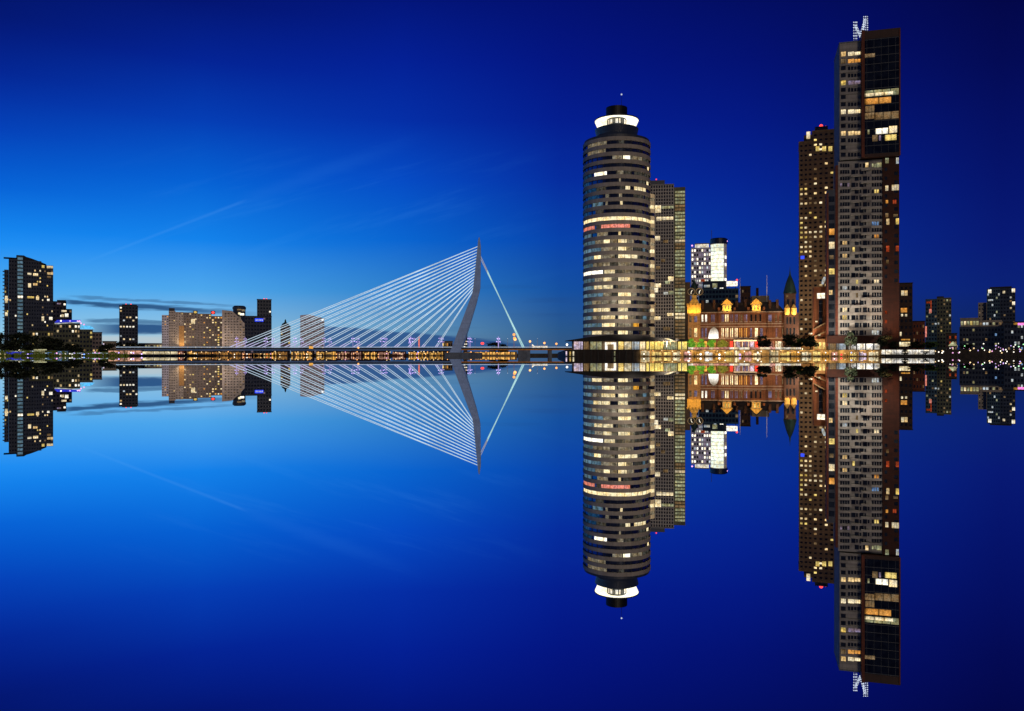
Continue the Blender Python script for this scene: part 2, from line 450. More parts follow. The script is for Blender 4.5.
SKYCOLS = {
  -70: [(0,16,104),(0,29,140),(0,58,180),(0,95,213),(20,142,246),(78,174,241),(140,198,230),(165,198,216)],
  200: [(0,18,114),(0,33,148),(0,60,180),(0,96,211),(14,130,235),(76,167,236),(144,195,226),(180,196,202)],
  400: [(0,18,122),(0,29,148),(0,44,166),(0,74,196),(2,100,208),(46,128,202),(96,150,190),(112,146,172)],
  560: [(0,12,112),(0,17,128),(0,26,142),(0,42,158),(0,64,170),(14,78,160),(38,86,140),(52,86,126)],
  740: [(0,9,98),(0,13,114),(0,21,130),(0,32,144),(0,45,153),(4,50,144),(14,52,118),(22,50,100)],
  1000:[(0,2,72),(0,4,83),(0,8,96),(0,13,106),(1,19,114),(2,28,116),(4,32,98),(8,30,80)]}
acc = None; prev = None
for px, cols in SKYCOLS.items():
    a = math.atan((px-CX)/FP); ca = math.cos(a)
    r = t.new('ShaderNodeValToRGB'); r.color_ramp.interpolation = 'B_SPLINE' if False else 'EASE'
    r.color_ramp.interpolation = 'LINEAR'
    stops = [((CY-py)/FP*ca/.6, c) for py, c in zip(SKYROWS, cols)][::-1]
    stops.append((min(.99, stops[-1][0]+.35), tuple(int(v*.6) for v in cols[0])))
    e = r.color_ramp.elements
    e[0].position = max(0, stops[0][0]); e[0].color = srgb(*stops[0][1]); e[1].position = stops[-1][0]; e[1].color = srgb(*stops[-1][1])
    for p_, c_ in stops[1:-1]:
        q = e.new(p_); q.color = srgb(*c_)
    t.l.new(t.m('DIVIDE', t.m('ABSOLUTE', el), .6), r.inputs[0])
    if acc is None: acc = r.outputs[0]
    else: acc = t.mix(t.mr(az, prev, a, 0, 1), acc, r.outputs[0])
    prev = a
# direction-space coordinates of the western half of the sky for its clouds
yy = t.m('MAXIMUM', dy, .05)
P = t.m('ADD', t.m('MULTIPLY', t.m('DIVIDE', dx, yy), FP), CX)
Q = t.m('SUBTRACT', CY, t.m('MULTIPLY', t.m('DIVIDE', t.m('ABSOLUTE', dz), yy), FP))
fwd = t.mr(dy, .2, .4)
nv = t.comb(t.m('MULTIPLY', P, .014), t.m('MULTIPLY', Q, .16), 0)
nA = t.noise(nv, 1, 4, .6); nC = t.noise(t.comb(t.m('MULTIPLY', P, .05), t.m('MULTIPLY', Q, .5), 3), 1, 3)
wob = t.m('ADD', t.m('MULTIPLY', t.m('SUBTRACT', nA, .5), 7), t.m('MULTIPLY', t.m('SUBTRACT', nC, .5), 3))
Qw = t.m('ADD', Q, wob)
def band(cx_expr, half, soft):
    d = t.m('ABSOLUTE', t.m('SUBTRACT', Qw, cx_expr)); return t.mr(d, half+soft, half, 0, 1, True)
def win(a, b, s1, s2): return t.m('MULTIPLY', t.mr(P, a, a+s1, 0, 1, True), t.mr(P, b-s2, b, 1, 0, True))
lin = lambda a, k, p0: t.m('ADD', t.m('MULTIPLY', t.m('SUBTRACT', P, p0), k), a)
def blend(mask, col, amount):
    global acc
    acc = t.mix(t.m('MULTIPLY', t.m('MULTIPLY', mask, amount), fwd), acc, srgb(*col))
blend(t.m('MULTIPLY', band(lin(301.5, .062, 58), 1.0, 3.0), win(52, 285, 22, 110)), (34, 76, 124), .92)
blend(t.m('MULTIPLY', band(lin(296.8, .058, 78), .5, 1.4), win(60, 260, 30, 60)), (58, 104, 150), .6)
blend(t.m('MULTIPLY', band(lin(320.5, .02, 95), .9, 1.6), win(80, 225, 15, 40)), (44, 88, 132), .7)
blend(t.m('MULTIPLY', band(lin(339.5, .0, 95), 1.6, 3.0), win(84, 268, 20, 50)), (208, 206, 196), .42)
blend(t.m('MULTIPLY', band(lin(328.6, .006, 95), 3.0, 4.4), win(66, 262, 60, 50)), (16, 68, 124), .92)
bank = t.mr(t.m('SUBTRACT', Qw, lin(325.5, .088, 325)), -1.5, 1.5, 0, 1, True)
blend(t.m('MULTIPLY', bank, win(292, 560, 35, 70)), (34, 76, 134), .88)
# vapour trail and thin high wisps
tr = t.m('ABSOLUTE', t.m('SUBTRACT', Q, lin(268, -.385, 70)))
blend(t.m('MULTIPLY', t.mr(tr, 0, 2.6, 1, 0, True), win(60, 250, 70, 14)), (96, 176, 250), .1)
tr2 = t.m('ABSOLUTE', t.m('SUBTRACT', t.m('ADD', Q, t.m('MULTIPLY', t.m('SUBTRACT', nA, .5), 10)), lin(203, -.36, 238)))
blend(t.m('MULTIPLY', t.mr(tr2, 0, 12, 1, 0, True), win(225, 440, 40, 120)), (40, 118, 222), .12)
wn = t.noise(t.comb(t.m('ADD', t.m('MULTIPLY', P, .009), t.m('MULTIPLY', Q, .012)), t.m('SUBTRACT', t.m('MULTIPLY', Q, .05), t.m('MULTIPLY', P, -.012)), 7), 1, 6, .62)
blend(t.m('MULTIPLY', t.mr(wn, .5, .74, 0, 1, True), t.m('MULTIPLY', win(60, 620, 160, 220), t.m('MULTIPLY', t.mr(Q, 120, 190), t.mr(Q, 330, 260)))), (64, 152, 240), .09)
hz = t.noise(t.comb(t.m('MULTIPLY', P, .006), t.m('MULTIPLY', Q, .11), 11), 1, 4)
blend(t.m('MULTIPLY', t.mr(hz, .52, .7, 0, 1, True), t.m('MULTIPLY', win(380, 600, 60, 60), t.mr(Q, 262, 300))), (28, 62, 118), .18)
# the sky behind the viewer is already night
back = t.m('MULTIPLY', t.mr(dy, -.1, -.7), 1)
acc = t.mix(back, acc, srgb(6, 14, 48))
t.l.new(acc, bg.inputs[0]); bg.inputs[1].default_value = 1.0

# ------------------------------------------------------------------ light, camera
sl = bpy.data.lights.new('city_glow_fill', 'SUN'); sl.energy = .52; sl.angle = math.radians(12); sl.color = (1, .80, .62)  # after sunset; warm fill added in place of city glow
so = bpy.data.objects.new('city_glow_fill', sl); COL.objects.link(so)
sd = Vector((math.sin(FILL_AZ)*math.cos(FILL_EL), math.cos(FILL_AZ)*math.cos(FILL_EL), math.sin(FILL_EL)))
so.rotation_euler = (-sd).to_track_quat('-Z', 'Y').to_euler(); so.location = (0, -50, 60)
cam = bpy.data.cameras.new('camera'); co = bpy.data.objects.new('camera', cam); COL.objects.link(co)
cam.lens = FP*36/1024; cam.sensor_width = 36; cam.clip_end = 60000; cam.clip_start = .05
co.location = (0, 0, CH); co.rotation_euler = (PI/2, 0, 0); sc.camera = co
sc.view_settings.view_transform = 'Standard'; sc.view_settings.look = 'None'; sc.view_settings.exposure = 0

# ------------------------------------------------------------------ setting: water and land
m, tt, out = newmat('water'); MATS['water'] = m
gl = tt.new('ShaderNodeBsdfGlossy'); gl.inputs['Roughness'].default_value = 0
geo = tt.new('ShaderNodeNewGeometry')
nz = tt.noise(geo.outputs['Position'], .02, 2)
tt.put(gl.inputs['Color'], tt.mix(nz, (.93, .95, .97, 1), (.97, .98, 1, 1)))
tt.l.new(gl.outputs[0], out.inputs[0])
b = MB(); b.add([(-9000,-300,0),(9000,-300,0),(9000,2600,0),(-9000,2600,0)], [(0,1,2,3)])
tag(b.build('water', 'water'), 'still dark river mirroring the skyline', kind='structure')
QY = 340.0
b = MB(); b.prism([(23,QY),(2500,QY),(2500,1800),(120,1800),(40,700)], -3, GR)
tag(b.build('ground', 'land'), 'paved pier carrying the towers', kind='structure')
b = MB(); b.prism([(-9000,1200),(-440,1200),(1000,1230),(9000,1230),(9000,14000),(-9000,14000)], -3, GL)
tag(b.build('land', 'land'), 'far river bank under the city', kind='structure')
b = MB(); b.prism([(-3500,800),(-620,800),(-400,812),(-395,850),(-440,1196),(-3500,1196)], -3, 2.2)
tag(b.build('terrain', 'grassland'), 'grassy near bank below the dark flats', kind='structure')

# ------------------------------------------------------------------ round office tower on the pier head
def arc(mb, r0, r1, a, b, z0, z1, n=4):
    """a block of ring wall between two radii and two angles (angle 0 faces the river, positive to the right)"""
    vs = []; m_ = n+1
    for r, z in ((r0,z0),(r1,z0),(r1,z1),(r0,z1)):
        for k in range(m_):
            q = a+(b-a)*k/n; vs.append((r*math.sin(q), -r*math.cos(q), z))
    fs = []
    for j in range(4):
        j2 = (j+1) % 4
        for k in range(n): fs.append((j*m_+k, j*m_+k+1, j2*m_+k+1, j2*m_+k))
    fs += [(0, m_, 2*m_, 3*m_), (n, 3*m_+n, 2*m_+n, m_+n)]
    mb.add(vs, fs)
F = Fr(616.6, 392, .85)
T = F.thing('office_tower', 'round brown office tower with banded windows and a glowing white crown', 'tower')
RAD = F.x(650.6); zt = F.z(147); z0 = F.z(337); NF = 26; fh = (zt-z0)/NF
g = MB(); g.lathe([(RAD-.55, 0), (RAD-.55, zt)], n=96); g.disc(0, 0, zt-.05, RAD-.55, 96)
g.build('glazing', 'glass_round', T, True)
for k in range(NF+1):
    z = z0+fh*k; o = MB()
    o.lathe([(RAD-.6, z-.94), (RAD-.1, z-.94), (RAD, z-.86), (RAD, z+.84), (RAD-.08, z+.92), (RAD-.6, z+.92)], n=96)
    o.build('floor_band', 'round_concrete', T, False)
rr = random.Random(21); deg = math.radians
def pane_arc(a, b_, k, m, inset=.42):
    own = m != 'arc_faint' and USED.get(T.name, 0) < 98
    o = MB() if own else REST.setdefault(T.name, {}).setdefault(m, MB())
    z = z0+fh*k; arc(o, RAD-inset-.1, RAD-inset, deg(a), deg(b_), z+.94, z+fh-.96, max(2, int((b_-a)/4)))
    if own: USED[T.name] = USED.get(T.name, 0)+1; o.build('window', m, T)
def full(k, m, a=-84, b_=84): pane_arc(a, b_, k, m)
# floors counted up from the podium; the brightest storeys as the city sees them
for k in range(NF):
    up = NF-1-k                                           # storeys below the roof
    if up != 10:
        a_ = -40+rr.uniform(-6, 6)
        while a_ < 70:
            b__ = a_+rr.uniform(8, 26)
            if rr.random() < (.62 if up > 12 else .3): pane_arc(a_, min(76, b__), k, 'arc_faint', .46)
            a_ = b__+rr.uniform(1, 8)
        if 3 < up < 10 and up not in (6, 7): pane_arc(-82, -52+rr.uniform(-8, 8), k, 'arc_sky_reflection', .46)
    if up == 0: pane_arc(-60, -18, k, 'arc_dim'); continue
    if up == 1: pane_arc(-62,-20,k,'arc_dim'); continue
    if up == 2: pane_arc(-8,8,k,'arc_dim'); pane_arc(10,22,k,'arc_white'); pane_arc(23,48,k,'arc_dim'); continue
    if up == 3: pane_arc(66,72,k,'arc_cream'); continue
    if up == 4: pane_arc(-42,-18,k,'arc_white'); pane_arc(0,10,k,'arc_dim'); continue
    if up == 5: pane_arc(62,70,k,'arc_cream'); pane_arc(3,6,k,'arc_dim'); continue
    if up == 6: pane_arc(14,22,k,'arc_cream'); pane_arc(30,58,k,'arc_cream'); pane_arc(-70,-38,k,'arc_sky_reflection'); continue
    if up == 7: pane_arc(-60,-32,k,'arc_sky_reflection'); pane_arc(-20,-14,k,'arc_dim'); pane_arc(3,8,k,'arc_dim'); continue
    if up == 8: pane_arc(-46,-24,k,'arc_blue'); pane_arc(-20,-16,k,'arc_dim'); pane_arc(5,9,k,'arc_cream'); continue
    if up == 9: continue
    if up == 10: full(k,'arc_cream',-86,86); continue
    if up == 11: pane_arc(-84,-42,k,'arc_red'); pane_arc(-28,22,k,'arc_red'); continue
    if up == 12: pane_arc(-78,-50,k,'arc_blue'); pane_arc(-36,-16,k,'arc_dim'); pane_arc(2,6,k,'arc_cream'); continue
    z = z0+fh*(k+.5); py = CY-(z+GR-CH)*FP/392
    if abs(py-277) < 3.7:
        pane_arc(-86,-25,k,'arc_white'); pane_arc(-22,-4,k,'arc_cream'); pane_arc(8,30,k,'arc_dim'); continue
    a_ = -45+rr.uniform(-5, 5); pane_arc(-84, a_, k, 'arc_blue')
    b_ = -27+rr.uniform(-2, 3); pane_arc(a_+1, b_, k, rr.choice(['arc_dim','arc_blue','arc_dim','arc_cream']))
    c_ = -6+rr.uniform(-6, 3); pane_arc(b_+1, c_, k, rr.choice(['arc_cream','arc_cream','arc_dim']))
    if rr.random() < .5: pane_arc(c_+.8, 0, k, 'arc_dim')
    d_ = 20+rr.uniform(-8, 8); pane_arc(1.5, d_, k, rr.choice(['arc_cream','arc_cream','arc_white','arc_dim']))
    if rr.random() < .85: pane_arc(d_+1, d_+rr.uniform(8, 16), k, 'arc_orange' if k == 1 else rr.choice(['arc_dim','arc_dim','arc_cream']))
    if rr.random() < .5: pane_arc(48, 54+rr.uniform(0,8), k, rr.choice(['arc_dim','arc_dim','arc_blue']))
for a in range(-84, 90, 12):                              # mullions in the glass line
    o = MB(); arc(o, RAD-.5, RAD-.28, deg(a-.25), deg(a+.25), z0, zt, 1); o.build('mullion', 'dark_metal', T)
# stair drum on the landward side, pale landings
s = MB(); sy = 1.0; sx = F.x(647.6, sy); sr = F.x(654.4, sy)-sx
s.lathe([(sr, 0), (sr, F.z(196))], sx, sy, 32); s.disc(sx, sy, F.z(196), sr); s.build('stair_drum', 'glass_dark', T)
for k in range(20):
    z = z0+fh*k+.4; s = MB(); s.lathe([(sr-.1, z-.95), (sr+.12, z-.95), (sr+.12, z+.95), (sr-.1, z+.95)], sx, sy, 32); s.build('landing', 'round_edge', T)
for k in range(19):
    if k % 3 != 1:
        z = z0+fh*k+.4; s = MB(); s.lathe([(sr+.05, z+.9), (sr+.05, z+fh-.9)], sx, sy, 10, -1.3, -.25); s.build('stair_window', 'arc_cream' if k % 2 else 'arc_dim', T)
# crown
zc = F.z(143.5); k_ = MB(); k_.lathe([(RAD-.3, zt+.9), (RAD-.6, zt+2.2), (F.x(640), zt+2.6), (F.x(637), F.z(137)), (F.x(638.5), F.z(130))], n=64)
k_.build('parapet', 'tower_black', T)
rd = F.x(626)+.0; k_ = MB(); k_.lathe([(rd, F.z(133)), (rd, F.z(112))], n=48); k_.build('drum', 'tower_teal', T)
for i, a in enumerate(range(-72, 80, 18)):
    o = MB(); arc(o, rd, rd+.15, deg(a-7), deg(a+7), F.z(125.4), F.z(121.2), 2); o.build('drum_window', 'drum_white' if i % 3 else 'glass_dark', T)
for a in range(-84, 90, 12):
    o = MB(); arc(o, rd, rd+.22, deg(a-1.2), deg(a+1.2), F.z(131), F.z(120.5), 1); o.build('drum_fin', 'grey_metal', T)
R1 = F.x(638.4); R0 = F.x(634.5)
zrim = F.z(121.5)
o = MB(); o.lathe([(rd+.05, zrim+.9), (R1, zrim)], n=64); o.build('crown_soffit', 'crown_white', T)
o = MB(); o.lathe([(R1, zrim), (R0, F.z(130.6))], n=48, a0=deg(-4), a1=deg(184)); o.build('crown_shell', 'crown_white', T)
o = MB(); o.lathe([(rd, zrim+1.5), (R1+.15, zrim+.5), (R1+.15, zrim-.02)], n=64); o.build('crown_roof', 'tower_black', T)
rc = F.x(627.3); o = MB(); o.lathe([(rc, zrim+.9), (rc, F.z(108.2))], n=40); o.disc(0,0,F.z(108.2),rc,40); o.build('cap', 'black_steel', T)
o = MB(); o.tube((2.4, 0, F.z(106)), (2.4, 0, F.z(95)), .12, .05); a_ = o.build('antenna', 'dark_metal', T)
MB().ball((2.4, 0, F.z(94.6)), .42).build('antenna_lamp', 'bulb_star', a_)

# podium of the round tower: dark spreading canopy over a glazed hall
Fp = Fr(625, 366, .3)
Pd = Fp.thing('podium_hall', 'low glazed hall under a dark sweeping canopy at the foot of the round tower', 'pavilion')
b = MB(); za = Fp.z(341); zb_ = Fp.z(335.5)
b.profile([(Fp.x(565.5), Fp.z(340.6)), (Fp.x(590), Fp.z(340.9)), (Fp.x(640), Fp.z(340.9)), (Fp.x(689), Fp.z(341.2)), (Fp.x(689), Fp.z(339.4)), (Fp.x(660), Fp.z(338.2)), (Fp.x(640), Fp.z(335.2)), (Fp.x(612), Fp.z(334.6)), (Fp.x(590), Fp.z(336.8))], 0, 18)
b.build('canopy', 'roof_dark', Pd)
b = MB(); b.box(Fp.x(573), Fp.x(688), 3, 16, 0, Fp.z(341.0)); b.build('wall', 'stone_sand', Pd)
for p0, p1, m_ in ((574,583,'shop_lilac'),(584,589,'lit_dim'),(590.5,602,'lit_greenish'),(619,624,'shop_yellow'),(625,632,'shop_cream'),(632.5,640,'lit_cool'),(640.5,646,'hotel_window'),(647,655,'podium_yellow'),(655.5,664,'podium_yellow'),(665,671,'lit_greenish'),(671.5,678,'lit_greenish'),(679,688,'podium_yellow')):
    Fp.rect(Pd, p0, p1, 341.6, 349.4, m_, y=2.85)
b = MB(); xa, xb = Fp.x(605.5), Fp.x(616.5)
zt_, zi = Fp.z(342.2), Fp.z(344.2)
b.box(xa, xa+1, 1.6, 3, 0, zt_); b.box(xb-1, xb, 1.6, 3, 0, zt_); b.box(xa+1, xb-1, 1.6, 3, zi, zt_); b.build('portal', 'drum_white', Pd)
for px in (581, 597, 617.5, 634, 650, 667, 682):
    b = MB(); b.tube((Fp.x(px), .8, 0), (Fp.x(px), .8, za), .22); b.build('column', 'white_paint', Pd)
b = MB(); b.profile([(Fp.x(664),Fp.z(338.3)),(Fp.x(668),Fp.z(338.3)),(Fp.x(676),Fp.z(341.2)),(Fp.x(672),Fp.z(341.2))], -.6, -.1); b.build('awning', 'shop_cream', Pd)

# ------------------------------------------------------------------ slim gridded tower behind it
F = Fr(668, 470, .8)
T = F.thing('gridded_tower', 'tall dark gridded office tower with a lit stairwell strip, behind the round tower', 'tower')
xa, xm, xb = F.x(645), F.x(674), F.x(685.5)
b = MB(); b.box(xa, xm, .3, 26, 0, F.z(184.5)); b.box(F.x(650), F.x(665), 4, 20, F.z(184.5), F.z(178.5)); b.build('wall', 'tower_black', T)
b = MB(); b.box(xa, xm, 0, .28, .5, F.z(185)); b.build('curtain_wall', 'glass_grid', T)
b = MB(); b.box(xm+.02, xb, 1.5, 24, 0, F.z(189)); b.box(xm+.02, xb, 1.2, 24.2, F.z(189), F.z(187)); b.build('stair_wall', 'far_green', T)
for i in range(44):
    py = 190.5+i*3.5
    if py > 343: break
    dim = (i % 11) in (4, 5) or 24 < i < 28
    F.rect(T, 675, 685, py, py+2.3, 'lit_dim' if dim or i > 36 else ('lit_cream' if i in (14,15,35,36,43) else 'lit_greenish'), y=1.35, name='stair_window')
for r in ((655,661,205.5,212.8,'lit_cream'),(661.4,673.4,206,208.6,'lit_greenish'),(656.3,661.5,216.8,220.6,'lit_cream'),(662,673.2,216.8,220,'lit_cream'),
          (655,660,236,240.5,'lit_cream'),(663,668,240,243,'lit_dim'),(656,660,266,269.5,'lit_dim'),(668,673.5,276.5,281,'lit_cream'),(665,670,281,284,'lit_greenish'),
          (652,661,283.5,287.4,'lit_cream'),(652,658,288,292.4,'lit_white'),(651,655,294,298,'lit_cream'),(663.5,668,292,294.6,'lit_cool'),(668.5,673.5,291,294.4,'lit_greenish'),(667,673.5,313,316,'lit_cream'),
          (652.5,660.5,316.5,320,'lit_cream'),(663,670,327,330.6,'lit_dim'),(652,656,303,306,'lit_dim'),(661,665,259,262,'lit_dim')):
    F.rect(T, *r, y=-.1)
b = MB(); b.box(xa, xm, -.12, 0, F.z(184.6), F.z(183.9)); b.build('coping', 'grey_metal', T)
beacon(T, F.x(656.5), 6, F.z(178.5), mast=1.0)
b = MB(); b.box(xb+.02, F.x(690.6), 2.5, 14, 0, F.z(282)); b.build('side_wing', 'brick_brown', T)
b = MB(); b.box(F.x(666), F.x(673), 5, 12, F.z(184.5), F.z(182.6)); b.build('plant_room', 'dark_metal', T)

# ------------------------------------------------------------------ twin floodlit white towers farther back
F = Fr(709, 640, .8)
T = F.thing('white_office_towers', 'pair of joined white floodlit office towers, one gridded and one rounded', 'tower')
xa, xb, zb, zt = facade(F, T, 691.3, 711, 247.5, None, 14, 'far_pale', 24, 8, .62, .55, seed=5, plit=.62, lits=['lit_white','lit_cool','lit_white','lit_lilac'], budget=90)
b = MB(); b.box(F.x(695.5), F.x(709), 3, 12, zt, F.z(243.5)); b.build('roof_storey', 'shop_white', T)
b = MB(); b.box(F.x(695), F.x(709.5), 2.8, 12.2, F.z(243.5), F.z(242.6)); b.build('roof', 'grey_metal', T)
cx, rr_ = F.x(719.2), F.x(727.8)-F.x(719.2)
b = MB(); b.lathe([(rr_-.3, 0), (rr_-.3, F.z(240.5))], cx, 7, 40); b.build('round_wall', 'far_pale', T)
for k in range(27):
    py = 244+k*3.75; m_ = 'arc_green' if k < 21 else 'arc_dim'
    z_ = F.z(py+3.3); b = MB(); b.lathe([(rr_, z_), (rr_, F.z(py))], cx, 7, 14, deg(-165), deg(-58)); b.build('window_band', m_, T)
    if k % 3 != 1:
        b = MB(); b.lathe([(rr_, z_), (rr_, F.z(py+.4))], cx, 7, 4, deg(-48), deg(-28)); b.build('window', 'arc_white' if k % 2 else 'arc_dim', T)
b = MB(); b.lathe([(rr_+.3, F.z(243.6)), (rr_+.3, F.z(238.4)), (rr_-1, F.z(237.6)), (.1, F.z(237.6))], cx, 7, 40); b.build('round_roof', 'far_blue', T)
beacon(T, F.x(692.3), 5, F.z(247.5), 'bulb_pink', .7, 2.5)
beacon(T, F.x(727.3), 5, F.z(241.5), 'bulb_pink', .7, .6)
b = MB(); b.tube((F.x(712), 6, F.z(239)), (F.x(712), 6, F.z(229)), .2); b.build('antenna', 'grey_metal', T)

F = Fr(718, 540, .8)
T = F.thing('office_block', 'dark glass office block with a bright white roof sign, in front of the white towers', 'building')
facade(F, T, 699, 738.5, 288.5, None, 18, 'tower_teal', 13, 12, .78, .6, seed=8, plit=.10, lits=['lit_cool','lit_white','lit_dim','lit_greenish'], dark='glass_blue')
b = MB(); b.box(F.x(703), F.x(727), 3, 14, F.z(288.5), F.z(280.5)); b.build('roof_storey', 'tower_black', T)
b = MB(); b.box(F.x(726.6), F.x(737.6), 1.0, 1.8, F.z(286.2), F.z(281.2)); b.build('roof_sign', 'shop_white', T)
b = MB(); b.box(F.x(728), F.x(728.6), 1.8, 2.4, F.z(288.6), F.z(282)); b.box(F.x(735.6), F.x(736.2), 1.8, 2.4, F.z(288.6), F.z(282)); b.build('sign_frame', 'dark_metal', T)
b = MB(); b.ball((F.x(737), 1, F.z(280.2)), .7); b.build('sign_beacon', 'bulb_red', T)
for r in ((704,710,284.5,287,'lit_cool'),(712.5,717.5,283,287.5,'lit_greenish'),(701,705,278.8,281.4,'lit_red'),(714,716.5,287.6,289.6,'lit_cool'),(720,723.6,287.4,289,'lit_white')):
    F.rect(T, *r, y=2.85 if r[2] < 288 else -.1)

# ------------------------------------------------------------------ floodlit brick hotel
F = Fr(742, 388, .8)
H = F.thing('brick_hotel', 'old red brick hotel with floodlit gold gables, clock turret and green spire', 'hotel')
X = F.x; Z = F.z
b = MB(); b.box(X(699), X(786), 3, 17, 0, Z(312.5)); b.box(X(718.5), X(766), 1.4, 3.01, 0, Z(311.5)); b.build('wall', 'brick_hotel', H)
b = MB()
for py in (311.6, 323.4, 326.2, 338.2):
    b.box(X(699), X(786), 2.75, 3.0, Z(py+.7), Z(py-.3)); b.box(X(718.3), X(766.2), 1.1, 1.4, Z(py+.72), Z(py-.32))
b.build('cornice', 'stone_cornice', H)
b = MB()
for px in [699.2+k*4.62 for k in range(19)]:
    y_ = 1.4 if 718.5 < px < 766 else 3.0
    b.box(X(px)-.22, X(px)+.22, y_-.2, y_-.005, .1, Z(312.4))
b.build('pilaster', 'brick_hotel', H)
b = MB()                                                     # mansard roof
x0, x1 = X(699), X(786); zr0, zr1 = Z(312), Z(301.5)
b.add([(x0,3,zr0),(x1,3,zr0),(x1,17,zr0),(x0,17,zr0),(x0+1.6,6,zr1),(x1-4,6,zr1),(x1-4,14,zr1),(x0+1.6,14,zr1)], [(0,1,5,4),(1,2,6,5),(2,3,7,6),(3,0,4,7),(4,5,6,7)])
x0, x1 = X(718.3), X(766.2)
b.add([(x0,1.4,Z(311)),(x1,1.4,Z(311)),(x1-1,6.5,Z(302.5)),(x0+1,6.5,Z(302.5))], [(0,1,2,3)])
rf = b.build('roof', 'slate', H); GOLD = [(X(694), -1.6, Z(311.6), 560), (X(688.6), -1.0, Z(311), 200), (X(700), -1.0, Z(311), 200), (X(787.3), -1.4, Z(315), 300), (X(794.2), -1.4, Z(315), 300)]
for cx in (727, 756.5):                                      # gold-lit gables
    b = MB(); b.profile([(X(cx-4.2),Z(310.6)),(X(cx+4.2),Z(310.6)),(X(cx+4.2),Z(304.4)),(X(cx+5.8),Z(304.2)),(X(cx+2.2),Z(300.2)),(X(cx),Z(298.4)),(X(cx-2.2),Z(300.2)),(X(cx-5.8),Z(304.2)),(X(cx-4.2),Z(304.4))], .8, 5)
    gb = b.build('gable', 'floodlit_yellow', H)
    b = MB(); b.box(X(cx-4.6), X(cx+4.6), .55, .8, Z(304.9), Z(304.2)); b.box(X(cx-4.5), X(cx+4.5), .55, .8, Z(310.9), Z(310.2)); b.box(X(cx-4.4), X(cx-3.6), .6, .8, Z(310), Z(305)); b.box(X(cx+3.6), X(cx+4.4), .6, .8, Z(310), Z(305)); b.build('gable_trim', 'stone_pale', gb)
    b = MB(); b.profile([(X(cx-6.4),Z(304.3)),(X(cx),Z(297.8)),(X(cx+6.4),Z(304.3)),(X(cx+6.4),Z(303.4)),(X(cx),Z(296.7)),(X(cx-6.4),Z(303.4))][::-1], .5, 6); b.build('gable_roof', 'slate', gb)
    for dx_ in (-2.2, 0.9): F.rect(gb, cx+dx_, cx+dx_+1.5, 305.2, 309.4, 'lit_yellow', y=.7)
    b = MB(); b.box(X(cx)-.3, X(cx)+.3, -1.5, -1.1, Z(311.6), Z(310.8)); b.build('floodlight', 'dark_metal', gb); GOLD.append((X(cx), -1.6, Z(309.4), 1000))
    b = MB(); b.box(X(cx-9), X(cx-6.4), 2, 5, Z(311), Z(307)); b.box(X(cx+6.6), X(cx+9), 2, 5, Z(311), Z(307)); b.build('dormer', 'brick_hotel', H)
for px in (701.5, 713, 736, 745, 769.5, 777):
    b = MB(); b.box(X(px), X(px+2.6), 4, 7, Z(309), Z(300+R.uniform(-1.5,1))); b.build('chimney', 'brick_dark', rf)
win_up = [(701.6,1.9,'lit_white'),(705.2,1.9,'lit_white'),(711.3,3.4,'lit_lilac'),(721.5,2.2,'lit_lilac'),(725,3.6,'hotel_window'),(730.5,2.4,'lit_lilac'),(735,2.6,'lit_lilac'),(739.6,2.8,'lit_dim'),(744.6,2.8,'lit_lilac'),
          (750,2.4,'glass_dark'),(754.4,2.4,'glass_dark'),(758.8,2.4,'glass_dark'),(768.6,3.6,'lit_lilac'),(776,1.9,'lit_dim'),(780.2,2,'lit_dim')]
for p_, w_, m_ in win_up:
    y_ = 1.3 if 718.5 < p_ < 766 else 2.9
    q = F.rect(H, p_, p_+w_, 314.4, 321.4, m_, y=y_)
    b = MB(); b.box(X(p_)-.18, X(p_+w_)+.18, y_-.16, y_+.02, Z(322.2), Z(321.4)); b.build('sill', 'stone_cornice', H)
win_lo = [(701.6,1.8,'lit_lilac'),(705,2,'lit_lilac'),(721.4,2.4,'hotel_window'),(725.6,2.8,'hotel_window'),(730.3,2.8,'hotel_window'),(734.9,2.8,'hotel_window'),(739.5,2.9,'lit_orange'),(744.4,2.8,'lit_orange'),(749.8,2.4,'lit_lilac'),
          (754.6,3.4,'hotel_window'),(760.4,2.6,'lit_lilac'),(776.4,2,'lit_lilac'),(782,1.6,'lit_dim')]
for p_, w_, m_ in win_lo:
    y_ = 1.3 if 718.5 < p_ < 766 else 2.9
    F.rect(H, p_, p_+w_, 328, 337, m_, y=y_)
    b = MB(); b.box(X(p_)-.18, X(p_+w_)+.18, y_-.16, y_+.02, Z(337.8), Z(337)); b.build('sill', 'stone_cornice', H)
for p0, p1, m_ in ((701,707,'shop_orange'),(709,716,'shop_orange'),(719,727,'shop_pink'),(735,741,'shop_lilac'),(742,748,'lit_lilac'),(749,755,'shop_lilac'),(760,765,'shop_pink'),(768,774,'shop_pink'),(776,783,'shop_cream')):
    F.rect(H, p0, p1, 341.2, 349.4, m_, y=1.3 if 718.5 < p0 < 766 else 2.9)
b = MB(); b.box(X(733.5), X(756.5), -2.5, 1.1, Z(341.4), Z(340)); b.build('entrance_canopy', 'white_paint', H)
for px in (734.5, 742, 748, 755.4):
    b = MB(); b.tube((X(px),-2.2,0),(X(px),-2.2,Z(341.4)), .14); b.build('canopy_post', 'white_paint', H)
b = MB(); b.lathe([(X(713.9)-X(708.4), Z(338.4)), (X(713.9)-X(709), Z(333)), (X(713.9)-X(710.6), Z(329)), (X(713.9)-X(712.6), Z(327.2)), (.05, Z(326.6))], X(713.9), 2.6, 20); b.build('lit_bay', 'bay_glow', H)
